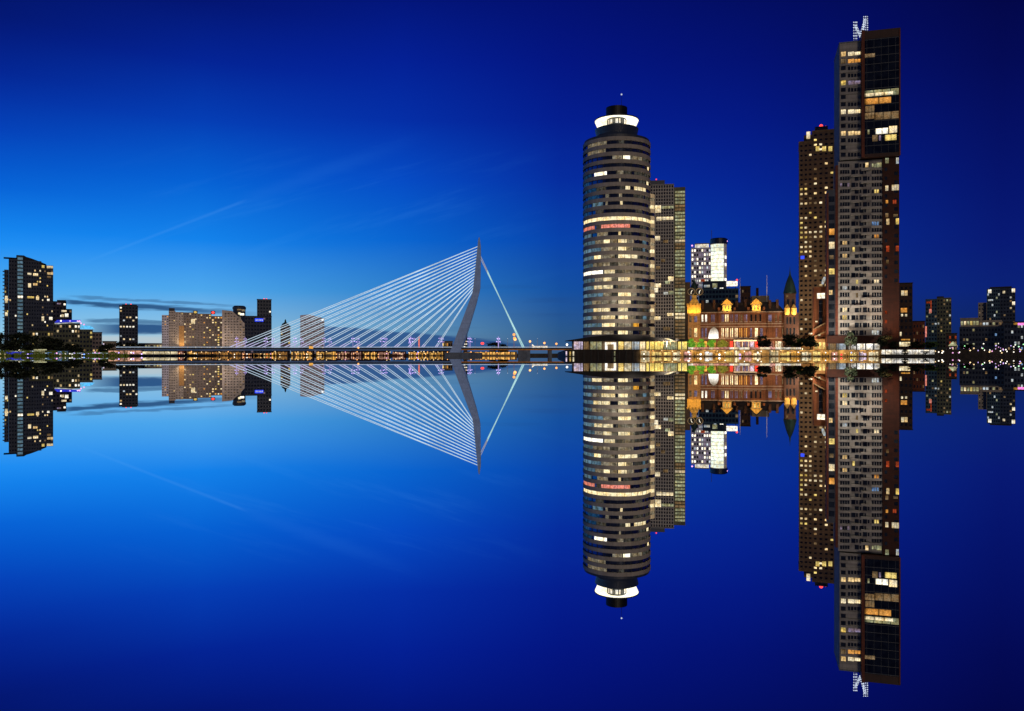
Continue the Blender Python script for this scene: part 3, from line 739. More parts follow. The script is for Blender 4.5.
# clock turret at the near corner
tx = X(694.2)
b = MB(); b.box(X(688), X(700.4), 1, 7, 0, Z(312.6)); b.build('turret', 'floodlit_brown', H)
for py, h_, m_ in ((316,6,'lit_lilac'),(328,9,'lit_warm'),(341,8,'shop_orange')):
    F.rect(H, 689.4, 691.6, py, py+h_, 'lit_dim', y=.9); F.rect(H, 694.2, 697.2, py, py+h_, m_, y=.9)
b = MB(); b.box(X(687.2), X(700.8), .6, 7.2, Z(312.8), Z(304.6))
b.profile([(X(688.6),Z(304.6)),(X(699.4),Z(304.6)),(X(698.4),Z(300.6)),(X(697),Z(298.5)),(X(691.4),Z(298.5)),(X(690),Z(300.6))], 1.4, 6.4)
for px in (687.6, 690.8, 694, 697.2, 700.2): b.box(X(px)-.4, X(px)+.4, .5, 1.2, Z(304.6), Z(302.6))
b.box(X(692.4), X(696.4), 2.4, 5.4, Z(298.5), Z(293.5)); b.build('turret_gallery', 'floodlit_yellow', H)
b = MB(); b.lathe([(2.1, Z(294)), (2.2, Z(290)), (1.9, Z(286)), (1.4, Z(283.4)), (.75, Z(281)), (.3, Z(278.6)), (.08, Z(275))], tx, 3.9, 16); b.build('turret_dome', 'copper', H)
for cx in (691.2, 699.4):
    ck = MB(); r_ = X(cx+3.5)-X(cx); cz = Z(290.6); xc = X(cx)
    ring = [(xc+r_*math.cos(q), 1.0, cz+r_*math.sin(q)) for q in [2*PI*k/20 for k in range(20)]]
    for k in range(20): ck.tube(ring[k], ring[(k+1)%20], .26, n=6)
    c_ = ck.build('clock_rim', 'stone_pale', H)
    d_ = MB(); d_.profile([(xc+r_*math.cos(2*PI*k/20), cz+r_*math.sin(2*PI*k/20)) for k in range(20)], 1.05, 1.6); d_.build('clock_dial', 'dark_metal', c_)
    h_ = MB(); h_.tube((xc,.95,cz),(xc+.55,.95,cz+.75), .14); h_.tube((xc,.95,cz),(xc-.1,.95,cz-1.1), .11); h_.build('clock_hand', 'drum_white', c_)
# tower with green spire at the far corner
b = MB(); b.box(X(784.4), X(799.2), 1, 8, 0, Z(313)); b.box(X(785.6), X(796.2), 1.4, 7.6, Z(313), Z(294)); b.build('spire_tower', 'brick_dark', H)
for cx in (787.3, 794.2):
    b = MB(); r_ = 1.25; b.lathe([(r_*.7, Z(315.4)), (r_, Z(313)), (r_, Z(309.6)), (r_*1.1, Z(309)), (.1, Z(304.6))], X(cx), .9, 12); b.build('corner_turret', 'floodlit_yellow', H)
b = MB(); xs = X(791); b.lathe([(2.9, Z(294.4)), (3.1, Z(293)), (2.5, Z(288)), (1.9, Z(283)), (1.2, Z(279)), (.5, Z(275.6)), (.12, Z(270)), (.05, Z(266.5))], xs, 4.3, 8); b.build('spire', 'copper', H)
F.rect(H, 786.5, 788.5, 294.6, 297.4, 'lit_dim', y=1.3); F.rect(H, 792.2, 794.6, 299, 304, 'glass_dark', y=1.3); F.rect(H, 787.2, 789.6, 299, 304, 'glass_dark', y=1.3)
for px in (786.6, 789.8, 793.6): F.rect(H, px, px+1.7, 317, 324, 'glass_dark', y=.9); F.rect(H, px, px+1.7, 328, 337, 'glass_dark', y=.9)
for px, py in ((741, 276), (768.3, 274)):
    b = MB(); b.tube((X(px), 8, Z(303)), (X(px), 8, Z(py)), .16, .07); b.build('flagpole', 'white_paint', H)
for px in (729.8, 754.8):
    b = MB(); b.box(X(px), X(px+2.8), -2.8, -2.55, Z(347.4), Z(341.4)); b.build('banner', 'red_cloth', H)

for gx, gy, gz, pw in GOLD:
    q = spot('gold_floodlight', (gx, gy, gz), (gx, gy+2.6, gz+1.6), pw*1.25, (1, .52, .09), 150, .6, .2); q.parent = H
Fb = Fr(756, 430, .8)
B = Fb.thing('warehouse', 'plain brick stair block and pale loft rising behind the hotel roof', 'building')
facade(Fb, B, 741.2, 750.6, 286.6, None, 9, 'brick_dark', 9, 3, .4, .4, seed=3, plit=.05, lits=['lit_dim'])
b = MB(); b.box(Fb.x(752), Fb.x(769.5), 2, 14, 0, Fb.z(295.5)); b.build('loft', 'stone_pale', B)
b = MB(); b.box(Fb.x(756.6), Fb.x(759), 3, 6, Fb.z(295.5), Fb.z(287.4)); b.build('chimney', 'brick_dark', B)
b = MB(); b.box(Fb.x(740.4), Fb.x(751), -.3, 9.2, Fb.z(286.6), Fb.z(285.8)); b.build('roof', 'roof_dark', B)

# ------------------------------------------------------------------ stepped sandy apartment tower
F = Fr(816, 415, .93)
T = F.thing('apartment_tower', 'sandy brick apartment tower with a stepped top and a red beacon', 'tower')
def nofn(r, c, rr):
    hot = .62 if 20 <= r <= 33 and c < 3 else .2
    if r < 3: return None
    q = rr.random()
    if c == 0: return rr.choice(['lit_cream','lit_warm','lit_yellow','lit_dim']) if q < hot else None
    if c in (1, 2): return rr.choice(['lit_yellow','lit_cream','lit_dim','lit_warm']) if q < hot*.95 else None
    return rr.choice(['lit_cream','lit_dim','lit_orange']) if q < .14 else None
xa, xb, zb, zt = facade(F, T, 799.2, 812.5, 142, None, 20, 'brick_tan', 43, 3, .55, .42, fn=nofn, seed=12, side=-1, side_cols=3, plit=.1, lits=['lit_dim'], budget=56)
xa2, xb2, _, zt2 = facade(F, T, 812.6, 834.5, 131, None, 24, 'brick_tan', 45, 4, .5, .42, fn=lambda r,c,rr: (rr.choice(['lit_cream','lit_yellow','lit_dim','lit_warm']) if rr.random() < (.34 if c < 2 else .16) else None), seed=14, y0=-.5, budget=40)
b = MB(); b.box(F.x(804), F.x(812.5), .5, 16, zt, F.z(134)); b.box(F.x(815), F.x(828), 1.5, 18, zt2, F.z(126)); b.build('roof_storey', 'brick_tan', T)
F.rect(T, 806.4, 810.2, 131.5, 138.6, 'lit_cream', y=.38)
for px in (815.5, 822, 828.2): F.rect(T, px, px+4, 146.6, 151.4, 'lit_yellow', y=-.62)
b = MB(); b.box(F.x(798.6), F.x(813), -.3, 20.2, zt, zt+.5); b.box(F.x(812), F.x(835), -.8, 24.2, zt2, zt2+.5); b.build('coping', 'stone_sand', T)
beacon(T, F.x(821.4), 4, F.z(126), r=.95, mast=.8)
beacon(T, F.x(826), 4, F.z(126), r=.3, mast=.5)
F.rect(T, 800.6, 804.4, 255.8, 259, 'arc_sky_reflection' if False else 'blue_sign', y=-.05)
b = MB()                                                      # sloping lit canopies at the foot
for (a0, z0_, a1, z1_) in ((800, 344, 812, 331), (806, 346, 826, 338)):
    p, q = F.x(a0), F.x(a1); b.profile([(p,F.z(z0_)),(q,F.z(z1_+1)),(q,F.z(z1_)),(p,F.z(z0_-1))], -7, -3)
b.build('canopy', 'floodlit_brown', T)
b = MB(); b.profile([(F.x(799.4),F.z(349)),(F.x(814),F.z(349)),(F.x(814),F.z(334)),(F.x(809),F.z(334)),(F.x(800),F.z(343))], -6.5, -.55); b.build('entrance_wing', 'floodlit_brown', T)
F.rect(T, 808.4, 813, 333.2, 334.6, 'shop_cream', y=-6.7)

# brick annex with open portal between the two tall towers
F = Fr(822, 372, .75)
A = F.thing('brick_annex', 'narrow orange brick annex with an open portal frame between the tall towers', 'building')
X = F.x; Z = F.z
b = MB(); b.box(X(813.6), X(816.6), 0, 6, 0, Z(287)); b.box(X(825.4), X(829), 0, 6, 0, Z(287)); b.box(X(816.6), X(825.4), 0, 6, Z(292), Z(287)); b.box(X(816.6), X(825.4), 1, 6, 0, Z(292)); b.build('wall', 'brick_orange', A)
F.rect(A, 817, 825, 293, 298.4, 'lit_white', y=.86)
b = MB(); b.box(X(819), X(823), .8, 1.02, Z(326), Z(300)); b.build('glazed_slot', 'glass_box', A)
b = MB()
for a0, z0_, a1, z1_ in ((813, 330, 828.5, 322), (812.6, 338, 828.5, 331)): b.profile([(X(a0),Z(z0_)),(X(a1),Z(z1_)),(X(a1),Z(z1_-1.2)),(X(a0),Z(z0_-1.2))], -1.4, -.02)
b.build('stair_flight', 'stone_sand', A)
b = MB(); b.box(X(812.5), X(829), -2.6, -1.5, 0, Z(339)); b.build('base_wall', 'floodlit_brown', A)
for px, py in ((815, 321), (827, 320.6), (826.4, 330.4), (818, 334.6)): F.rect(A, px, px+2.2, py, py+1.4, 'shop_cream', y=-1.55)
for px in (814.4, 818.2, 822, 825.6): F.rect(A, px, px+2.6, 342.4, 349, 'shop_yellow', y=-2.7)
sg = MB(); sg.profile([(X(821.4),Z(284)),(X(823.2),Z(284.6)),(X(825.8),Z(279.4)),(X(826),Z(277)),(X(823.6),Z(277)),(X(822),Z(280))], -.6, -.2); sg.build('sign', 'lit_cool', A)
b = MB(); b.tube((X(823.6),.3,Z(287)),(X(823.6),.3,Z(278)), .14); b.build('sign_pole', 'dark_metal', A)

# ------------------------------------------------------------------ grey and dark red apartment tower with the lattice M
F = Fr(866, 356, .7)
T = F.thing('lattice_letter_tower', 'tallest grey and dark red apartment tower with a lit lattice letter M on its roof', 'tower')
X = F.x; Z = F.z
NB = [0]
def W(px0, px1, py0, py1, m_, y=-.05, nm='window'):
    NB[0] += 1; return F.rect(T, px0, px1, py0, py1, m_, y=y, name=nm)
DW = MB()
def DK(px0, px1, py0, py1, y=-.04):
    a, b_ = X(px0), X(px1); DW.box(a, b_, y, y+.1, Z(py1, (a+b_)/2), Z(py0, (a+b_)/2))
xL, xG, xR = X(839.6), X(861), X(899.6)
b = MB(); b.box(xL, X(861), .4, 24, Z(160, -10), Z(43, -10)); b.build('upper_wall', 'panel_grey', T)
b = MB(); b.box(xL-.1, xL+.25, .6, 23.9, Z(160,-10), Z(43.4, -10)); b.build('side_wall', 'panel_grey_shaded', T)
b = MB(); b.box(X(838.2), X(882.2), .4, 22, Z(341, -4), Z(160.5, -4)); b.build('lower_wall', 'panel_grey', T)
sp_ = MB()
LIT_L = {0:'lit_warm',1:'lit_dim',4:'lit_yellow',8:'lit_cream',11:'lit_warm'}
LIT_R = {0:'lit_cream',1:'lit_orange',4:'lit_lilac',8:'lit_cream',11:'lit_warm'}
for r in range(16):
    py = 51.6+r*7.22
    if py > 156: break
    W(841, 845.8, py, py+4.4, LIT_L[r], .3) if r in LIT_L else DK(841, 845.8, py, py+3.8, .34)
    if r in LIT_R: W(848, 854, py, py+4.6, LIT_R[r], .3); W(854.4, 860.4, py, py+4.6, LIT_R[r], .3)
    elif r not in (6, 13):
        for k in range(4): DK(848+k*3.1, 850.4+k*3.1, py, py+3.8, .34)
    sp_.box(xL, X(861), .12, .42, Z(py+7.0, -10), Z(py+4.9, -10))
rq = random.Random(31)
lit_main = {(0,'R'):'lit_greenish',(4,'R2'):'lit_yellow',(3,'L'):'lit_lilac',(9,'R'):'lit_blue',(11,'R2'):'lit_orange',(12,'L2'):'lit_warm',(13,'M'):'lit_yellow',(14,'L2'):'lit_warm',(18,'M'):'lit_yellow',(18,'R2'):'lit_cream',(19,'L2'):'lit_cool',(20,'M'):'lit_dim',(22,'L2'):'lit_cream',(23,'L2'):'lit_yellow',(25,'R'):'lit_cool'}
py = 163.5
for r in range(30):
    st = 6.45 if r < 20 else 7.6
    if py > 338: break
    hh = st*.56
    if r == 0:
        W(865.4, 868.4, py-1, py+3.6, 'lit_warm', .3); W(876.6, 881.6, py-1, py+3.4, 'lit_greenish', .3)
    for k in range(4):
        a = 840.2+k*2.45
        m_ = lit_main.get((r,'L2')) if k in (1, 2) else lit_main.get((r,'L')) if k < 4 else None
        W(a, a+1.8, py, py+hh, m_, .3) if m_ else DK(a, a+2.0, py, py+hh, .34)
    # loggias change sides floor by floor
    sh = 0 if r % 2 else 3.4
    lg = 'lit_dim' if rq.random() < .12 else None
    a = 851.4+sh
    for q in (a, a+8.2):
        if q+5 < 871:
            if lit_main.get((r,'M')) and q == a: W(q+1.2, q+3.4, py-.4, py+hh+.6, lit_main[(r,'M')], .3)
            else: DK(q, q+4.2, py-.3, py+hh+.5, .33); DK(q+4.8, q+6.6, py, py+hh, .34)
    for k in range(4):
        a = 872+k*2.5
        m_ = lit_main.get((r,'R')) if k in (0,1,2) else None
        if k in (1, 2) and (r,'R2') in lit_main: m_ = lit_main[(r,'R2')]
        W(a, a+1.7, py, py+hh, m_, .3) if m_ else DK(a, a+1.9, py, py+hh, .34)
    sp_.box(X(838.2), X(850.4), .05, .42, Z(py+st-.25, -8), Z(py+hh+.4, -8)); sp_.box(X(870.8), X(882.2), .05, .42, Z(py+st-.25, 4), Z(py+hh+.4, 4))
    if r > 21: sp_.box(X(850.4), X(870.8), .08, .42, Z(py+st-.25, -2), Z(py+hh+.4, -2))
    elif r % 2: sp_.box(X(850.6), X(860), -.9, .42, Z(py+st+.2, -3), Z(py+hh+.9, -3))
    else: sp_.box(X(860.8), X(870.6), -.9, .42, Z(py+st+.2, 1), Z(py+hh+.9, 1))
    py += st
sp_.build('spandrel', 'panel_grey', T)
# dark glass box hung over the corner
b = MB(); zT, zB = Z(32.2, 0), Z(154, 8)
b.box(X(861.2), xR, -2.4, 22, zB-1.4, Z(31.0, 8)); b.build('glass_box_frame', 'dark_brown', T)
b = MB(); b.box(X(864), X(898.2), -2.55, -2.3, zB, Z(39.5, 8)); b.build('glass_box_pane', 'glass_box', T)
b = MB(); b.box(X(861.2)-.15, X(861.2)+1.1, -2.7, -2.2, zB-1.4, Z(32,0)); b.box(xR-.6, xR, -2.7, -2.2, zB-1.4, Z(31,14)); b.build('corner_trim', 'brick_red', T)
for r in ((864,897.6,91.4,97.6,'lit_greenish'),(864,890,99.6,105.4,'lit_orange'),(864.4,873.4,107.6,113.4,'lit_dim'),(873.8,897.6,113.6,120.6,'lit_dim'),(864,873.4,114.4,120.6,'lit_dim'),(866.8,868.6,131.4,135.8,'lit_greenish'),(874.6,887,129.8,135.4,'lit_white'),(888,896,127.6,134.4,'lit_cream'),
          (871.4,876.6,136.6,142.8,'lit_dim'),(878,880,137,142,'lit_lilac'),(884,895.4,136.2,141.8,'lit_yellow'),(863.8,874,55.8,59.4,'lit_dim'),(864,892,94.4,97.4,'lit_cream')):
    W(*r, y=-2.66)
# lower dark red flank
b = MB(); b.box(X(882.4), xR-.2, -.6, 22, 0, zB-1.45); b.build('flank_wall', 'flank_red', T)
for r in ((885,888.4,158.4,163.6,'lit_greenish'),(895.8,898.4,158,164,'lit_cool'),(885,888,186,191,'lit_cream'),(891.4,898.6,185,190.6,'lit_cream'),(885.4,887.8,200.4,203.6,'lit_orange'),(892.4,896,200.2,204,'lit_red'),(885.2,888,213.4,217.6,'lit_dim'),(893,897.4,214.4,217,'lit_dim'),
          (886,889,219,225,'lit_warm'),(895.4,898.6,218.6,224.6,'lit_yellow'),(885.8,889,246,252,'lit_red'),(895.4,898.4,246,251.4,'lit_red'),(886,888.4,260,264,'lit_dim'),(884.6,886.8,311,314,'lit_red'),(884.6,886.8,320,323.4,'lit_red')):
    W(*r, y=-.78)
for r in range(13): DK(884.4, 887, 168+r*8.9, 171.4+r*8.9, -.66); DK(894, 897.6, 172+r*8.9, 175.4+r*8.9, -.66)
# glass stair strip on the near side
b = MB(); b.box(X(827.4), X(835.8), .9, 7, Z(341,-18), Z(190,-18)); b.build('stair_strip', 'tower_black', T)
b = MB(); b.box(X(826.8), X(828.6), .5, 7, Z(346,-18), Z(193,-18)); b.box(X(835.6), X(838.1), .5, 6, Z(341,-18), Z(166,-18)); b.build('strip_edge', 'brick_red', T)
for r in ((829,834.6,228.4,234.6,'lit_orange'),(829,834.6,241.6,248.4,'lit_cream'),(829,834.6,268.4,274.2,'lit_yellow'),(829,832.6,290,294.6,'lit_warm'),(829.6,833.6,255,259,'lit_dim')):
    W(*r, y=.8, nm='stair_window')
for r in range(16): DK(829, 834.6, 196+r*9, 201.6+r*9, .84)
REST[T.name] = {'glass_dark': DW}
# base and shops
b = MB(); b.box(X(826.8), X(882.6), -1.0, 22, Z(343.4, -6), Z(335.6, -6)); b.build('base_band', 'flank_red', T)
b = MB(); b.box(X(828), xR, 1.5, 22, 0, Z(342)); b.build('base_wall', 'dark_brown', T)
for p0, p1, m_ in ((849,857,'shop_white'),(857.4,866,'shop_white'),(866.4,874,'shop_white'),(874.4,880,'shop_white'),(830,836,'lit_dim'),(837,846,'lit_cool'),(893,898,'shop_cream')):
    W(p0, p1, 343.6, 349.6, m_, 1.4, 'shop_window')
for px in (829, 838, 848, 856.6, 865.6, 873.6, 880.6):
    b = MB(); b.box(X(px)-.25, X(px)+.25, -.6, -.1, 0, Z(343)); b.build('column', 'dark_metal', T)
b = MB(); b.box(xL-.2, X(861)-.2, .2, 24.1, Z(43, -10), Z(42, -10)); b.build('coping', 'panel_grey_shaded', T)
# the letter on the roof: two lattice legs and a V between them, carried on a frame turned towards the city
m_o = (X(853.6), 6.0)
def mp(px, py): u = (px-853.6)/14.4; y_ = 2.5+u*1.0; x_ = F.x(px, y_); return (x_, y_, F.z(py, x_, y_))
fr_, bl = MB(), MB()
rb = random.Random(4)
def leg(p0, p1, wdt):
    (a, b0), (c, d) = p0, p1
    for o in (-wdt, wdt): fr_.tube(mp(a+o, b0), mp(c+o, d), .10, n=4)
    n = 7
    for k in range(n+1):
        q = k/n; u = a+(c-a)*q; v = b0+(d-b0)*q
        fr_.tube(mp(u-wdt, v+.5), mp(u+wdt, v-.5), .07, n=4)
        if k < n: fr_.tube(mp(u-wdt, v), mp(u+wdt, v+(d-b0)/n), .05, n=4)
        for o in (-wdt, 0, wdt):
            p = mp(u+o, v); bl.ball((p[0], p[1]-.2, p[2]), .21*rb.uniform(.7, 1.25), 6, 4)
leg((855.2, 41.4), (855.2, 22.4), 1.5); leg((865.6, 32), (865.6, 16.8), 1.9)
leg((855.6, 26), (860.6, 37), 1.0); leg((860.6, 36), (865.2, 20), 1.0)
M_ = fr_.build('letter_frame', 'white_paint', T); bl.build('letter_bulbs', 'bulb_star', M_)
b = MB()
for px, py in ((855.2, 43), (865.6, 33)): b.box(X(px, 3)-.5, X(px, 3)+.5, 2.2, 4, Z(py+2, X(px), 3), Z(py-1.6, X(px), 3))
b.build('letter_base', 'dark_metal', T)
print('M windows', NB[0])

# ------------------------------------------------------------------ lower buildings to the right of it
F = Fr(905, 385, .6)
A = F.thing('side_block', 'dark ten-storey block beside the tallest tower, three windows lit', 'building')
facade(F, A, 899.5, 912.6, 283.5, None, 14, 'dark_brown', 10, 3, .5, .42, seed=4, plit=0)
for r in ((901.2,904,290.6,295.6,'lit_cream'),(904.4,907.4,290.6,295.6,'lit_warm'),(900.6,907,308,312.4,'lit_orange'),(901,903,314,316.4,'lit_cream'),(905,907,314,316.4,'lit_cream'),(899.8,901.6,332,336,'shop_cream'),(901,910,339,340.4,'shop_orange'),(899,910,342,346.4,'shop_cream')): F.rect(A, *r, y=-.1)
b = MB(); b.box(F.x(899), F.x(913), -.3, 14.2, F.z(283.5), F.z(282.6)); b.build('roof', 'roof_dark', A)
F = Fr(919, 395, .6)
A = F.thing('low_block', 'low dark red brick block at the far side of the tallest tower', 'building')
facade(F, A, 912.8, 925, 321.5, None, 12, 'brick_red', 4, 4, .45, .4, seed=9, plit=.06, lits=['lit_dim'])
b = MB(); b.box(F.x(912.4), F.x(925.4), -.3, 12.2, F.z(321.5), F.z(320.8)); b.build('roof', 'roof_dark', A)

F = Fr(938, 560, .97)
A = F.thing('flats_tower', 'greenish mid-height tower with red lit strips and scattered windows', 'tower')
L3 = ['lit_dim','lit_cool','lit_cream','lit_yellow','lit_greenish','lit_greenish','lit_dim']
facade(F, A, 925.5, 937, 299, None, 16, 'tower_teal', 14, 4, .6, .5, seed=15, plit=.14, lits=L3)
facade(F, A, 937.1, 951.5, 297.6, None, 18, 'far_green', 14, 5, .55, .5, seed=16, plit=.24, lits=L3, y0=.4)
for r in ((930.4,931.6,300.6,312.4,'lit_red'),(926.4,930,301.6,303.4,'lit_red'),(925.2,926.8,326.4,337,'arc_red'),(929.2,931.6,309,313,'arc_red')): F.rect(A, *r, y=-.12, name='light_strip')
b = MB(); b.box(F.x(937), F.x(944), 4, 12, F.z(297.6), F.z(296)); b.build('plant_room', 'dark_metal', A)
F = Fr(951, 520, .97)
A = F.thing('corner_house', 'small low house with a lit top storey near the flagpole', 'house')
facade(F, A, 946, 957, 333.6, None, 9, 'brick_brown', 3, 4, .55, .5, seed=6, plit=.5, lits=['lit_dim','lit_cream','lit_red'])
b = MB(); b.box(F.x(945.6), F.x(957.4), -.3, 9.2, F.z(333.6), F.z(333)); b.build('roof', 'roof_dark', A)

F = Fr(985, 600, .97)
A = F.thing('stepped_tower', 'dark stepped glass tower at the edge of the picture with a few white windows', 'tower')
facade(F, A, 987, 1000, 288.5, None, 18, 'tower_teal', 18, 6, .7, .6, seed=22, plit=.10, lits=['lit_cool','lit_dim','lit_greenish'], dark='glass_blue')
facade(F, A, 1000.1, 1015.4, 288, None, 20, 'tower_black', 18, 5, .6, .5, seed=23, plit=.14, lits=['lit_cream','lit_dim','lit_cool'], y0=.5)
facade(F, A, 978.2, 986.9, 302.6, None, 12, 'stone_pale', 13, 3, .45, .4, seed=24, plit=.25, lits=['lit_greenish','lit_yellow','lit_dim'], y0=-.4)
for r in ((988,991.4,289.6,293.2,'lit_white'),(1011.6,1015,288.6,292.4,'lit_white'),(1012,1015,301.6,305,'lit_white'),(988,993,299.4,301,'lit_cool'),(1002.6,1005,291,293.4,'lit_cream')): F.rect(A, *r, y=-.5)
b = MB(); b.box(F.x(983.6), F.x(986.4), -.8, -.5, F.z(330), F.z(302.8)); b.build('glass_fin', 'lit_cool' if False else 'glass_blue', A)
b = MB(); b.box(F.x(990), F.x(1012), 4, 14, F.z(288), F.z(286.8)); b.build('plant_room', 'dark_metal', A)

F = Fr(980, 520, .97)
A = F.thing('long_block', 'long low dark block with a cream lit roof storey', 'building')
facade(F, A, 959.4, 1004, 326.6, None, 14, 'tower_black', 5, 14, .6, .5, seed=27, plit=.14, lits=['lit_cool','lit_dim','lit_blue','lit_greenish','lit_dim'])
facade(F, A, 960.4, 979, 318.6, 326.5, 10, 'stone_pale', 1, 6, .7, .55, seed=28, plit=.9, lits=['lit_greenish','lit_yellow','lit_cream'], y0=.6)
facade(F, A, 979.2, 1002, 320.2, 326.5, 10, 'stone_pale', 1, 7, .7, .5, seed=29, plit=.7, lits=['lit_greenish','lit_dim','lit_cool'], y0=.7)
b = MB(); b.box(F.x(960), F.x(979.4), .3, 11, F.z(318.6), F.z(317.6)); b.build('roof', 'stone_pale', A)
F = Fr(1013, 500, .97)
A = F.thing('shopping_block', 'dark low block carrying an orange and magenta light strip', 'building')
facade(F, A, 1004.2, 1040, 322.4, None, 14, 'tower_black', 5, 11, .6, .5, seed=37, plit=.2, lits=['lit_cool','lit_dim','lit_blue','lit_greenish','lit_dim'])
F.rect(A, 1013.6, 1017.6, 322.8, 324.8, 'shop_orange', y=-.3, name='light_strip'); F.rect(A, 1017.8, 1026, 322.8, 325.2, 'magenta_sign', y=-.3, name='light_strip')
b = MB(); b.box(F.x(1004), F.x(1040.5), -.2, 14.2, F.z(322.4), F.z(321.6)); b.build('roof', 'roof_dark', A)
# ------------------------------------------------------------------ left bank
F = Fr(30, 850, 1.04, GL)
T = F.thing('dark_flats_tower', 'big dark apartment tower with curved stepped roof above the trees', 'tower')
Lw = ['lit_cream','lit_warm','lit_yellow','lit_white','lit_dim']
facade(F, T, 4.2, 8.6, 269.6, None, 16, 'tower_black', 21, 2, .6, .5, seed=41, plit=.14, lits=Lw, dark='glass_blue')
facade(F, T, 8.7, 17, 259, None, 22, 'tower_black', 24, 3, .55, .45, seed=42, plit=.05, lits=Lw, y0=-1)
facade(F, T, 17.1, 23.2, 256.2, None, 24, 'tower_teal', 25, 1, .86, .62, seed=43, plit=.06, lits=['lit_white','lit_cool'], y0=-2.2, dark='arc_blue')
facade(F, T, 23.3, 41.4, 260.8, None, 24, 'tower_black', 25, 7, .5, .42, seed=44, plit=.06, lits=Lw, y0=-1)
facade(F, T, 41.5, 53.2, 265.4, None, 22, 'tower_black', 24, 5, .5, .42, seed=45, plit=.08, lits=Lw, y0=-.6)
for r in ((41.6,44.4,265.4,268,'lit_yellow'),(46.6,53,266,268.4,'lit_cream'),(47,53,272.4,274.8,'lit_warm'),(47,51,276.2,278.2,'lit_dim'),(27.4,31.4,273,275,'lit_cream'),(33,38,273.4,276,'lit_cream'),(28,31,283.4,287.6,'lit_cream'),(33,37.4,283.4,285.6,'lit_warm'),(27,34,296.4,298.4,'lit_yellow'),(36,39,296.6,300,'lit_cream'),(5,7.6,296,303,'lit_cream'),(5,7.6,312.4,316,'lit_cream'),(41.6,44,316.4,321,'lit_cream'),(49,52.4,317,320,'lit_white'),(47,49.4,299,301,'lit_white')):
    F.rect(T, *r, y=-1.2)
b = MB(); x0 = F.x(16.4); x1 = F.x(46.5); n = 12
pts = [(F.x(16.4+ (46.5-16.4)*k/n), F.z(255.8+(0 if k/n < .3 else 1.2+6.6*((k/n-.3)/.7)**1.25))) for k in range(n+1)]
b.profile([(p, F.z(263.5)) for p, _ in pts[:1]]+[(x1, F.z(263.5))]+pts[::-1], -.5, 20); b.build('curved_roof', 'roof_dark', T)
b = MB(); b.box(F.x(3.6), F.x(17), -1.5, 10, F.z(259.2), F.z(258.6)); b.build('roof_slab', 'roof_dark', T)
for k in range(18):
    py = 272+k*3.5; b = MB(); b.box(F.x(2.6), F.x(4.3), 1, 9, F.z(py+.5), F.z(py)); b.build('balcony', 'grey_metal', T)

def simple(px0, px1, pyt, D, wm, rows, cols, name, label, cat, seed, plit, lits, ww=.6, wh=.48, dep=14, turn=1.0, roofm='roof_dark', g=GL, dark='glass_dark', group=None, pyb=None, budget=100, side=0):
    F = Fr((px0+px1)/2, D, turn, g); t = F.thing(name, label, cat, group)
    facade(F, t, px0, px1, pyt, pyb, dep, wm, rows, cols, ww, wh, seed=seed, plit=plit, lits=lits, dark=dark, budget=budget, side=side)
    b = MB(); b.box(F.x(px0-.3), F.x(px1+.3), -.35, dep+.2, F.z(pyt), F.z(pyt-.5)); b.build('roof', roofm, t)
    return F, t
F, t_ = simple(52.6, 66.3, 301.8, 920, 'far_beige_dark', 13, 4, 'flats_block', 'brown flats block with two lit rows just behind the big dark tower', 'building', 51, .05, Lw)
facade(F, t_, 66.1, 72, 309, None, 12, 'tower_black', 11, 2, .6, .45, seed=52, plit=.12, lits=Lw)
for r in ((61.4,66.4,310.2,312,'lit_cream'),(61.4,64,314.4,317,'lit_cream'),(64.8,68.4,313.6,317,'lit_white'),(56.8,61,303,304.4,'lit_lilac')): F.rect(t_, *r, y=-.3)
b = MB(); b.box(F.x(57), F.x(66), 3, 10, F.z(301.8), F.z(299.8)); b.build('plant_room', 'far_beige_dark', t_)
F, t_ = simple(53.2, 80.2, 323.5, 845, 'far_green', 6, 9, 'office_block', 'low office block under a violet-blue lit roof sheet', 'building', 53, .22, Lw)
b = MB(); b.profile([(F.x(54.6),F.z(322.6)),(F.x(80.6),F.z(321.2)),(F.x(80.6),F.z(319.6)),(F.x(57),F.z(320.2))], -1.5, 10); b.build('lit_roof', 'blue_wash', t_)
b = MB(); b.profile([(F.x(55),F.z(324.4)),(F.x(80),F.z(322.4)),(F.x(80),F.z(321.9)),(F.x(54.6),F.z(323.2))], -2, -.5); b.build('roof_edge', 'lit_cool', t_)
for px, m_ in ((61, 'bulb_white'), (70, 'bulb_violet'), (77.6, 'bulb_violet'), (79.6, 'bulb_pink')):
    MB().ball((F.x(px), -2, F.z(321)), .8).build('roof_lamp', m_, t_)
F, t_ = simple(79.4, 92.8, 330, 840, 'far_green', 5, 4, 'office_block', 'low office block carrying a glowing cyan roof sign', 'building', 54, .16, Lw, dark='glass_blue')
b = MB(); b.profile([(F.x(79.8),F.z(328.6)),(F.x(94.8),F.z(329)),(F.x(91),F.z(326)),(F.x(82),F.z(325.4))], -1.2, .5); b.build('roof_sign', 'cyan_sign', t_)
for px, py in ((78.6, 321.6), (81, 323.4), (84, 324.6)): MB().ball((F.x(px), -2.4, F.z(py)), .8).build('roof_lamp', 'bulb_pink', t_)
simple(92.2, 102, 332.5, 838, 'far_beige_dark', 5, 3, 'flats_block', 'low brown flats block at the end of the near row', 'building', 55, .2, Lw)
simple(29, 53.4, 331, 838, 'far_green', 4, 8, 'terrace_block', 'low dark block at the foot of the big dark tower', 'building', 56, .22, Lw)
simple(102.4, 116, 341.5, 900, 'stone_pale', 2, 6, 'quay_house', 'low pale house with a violet light strip', 'house', 57, .3, ['shop_lilac','lit_cream'])

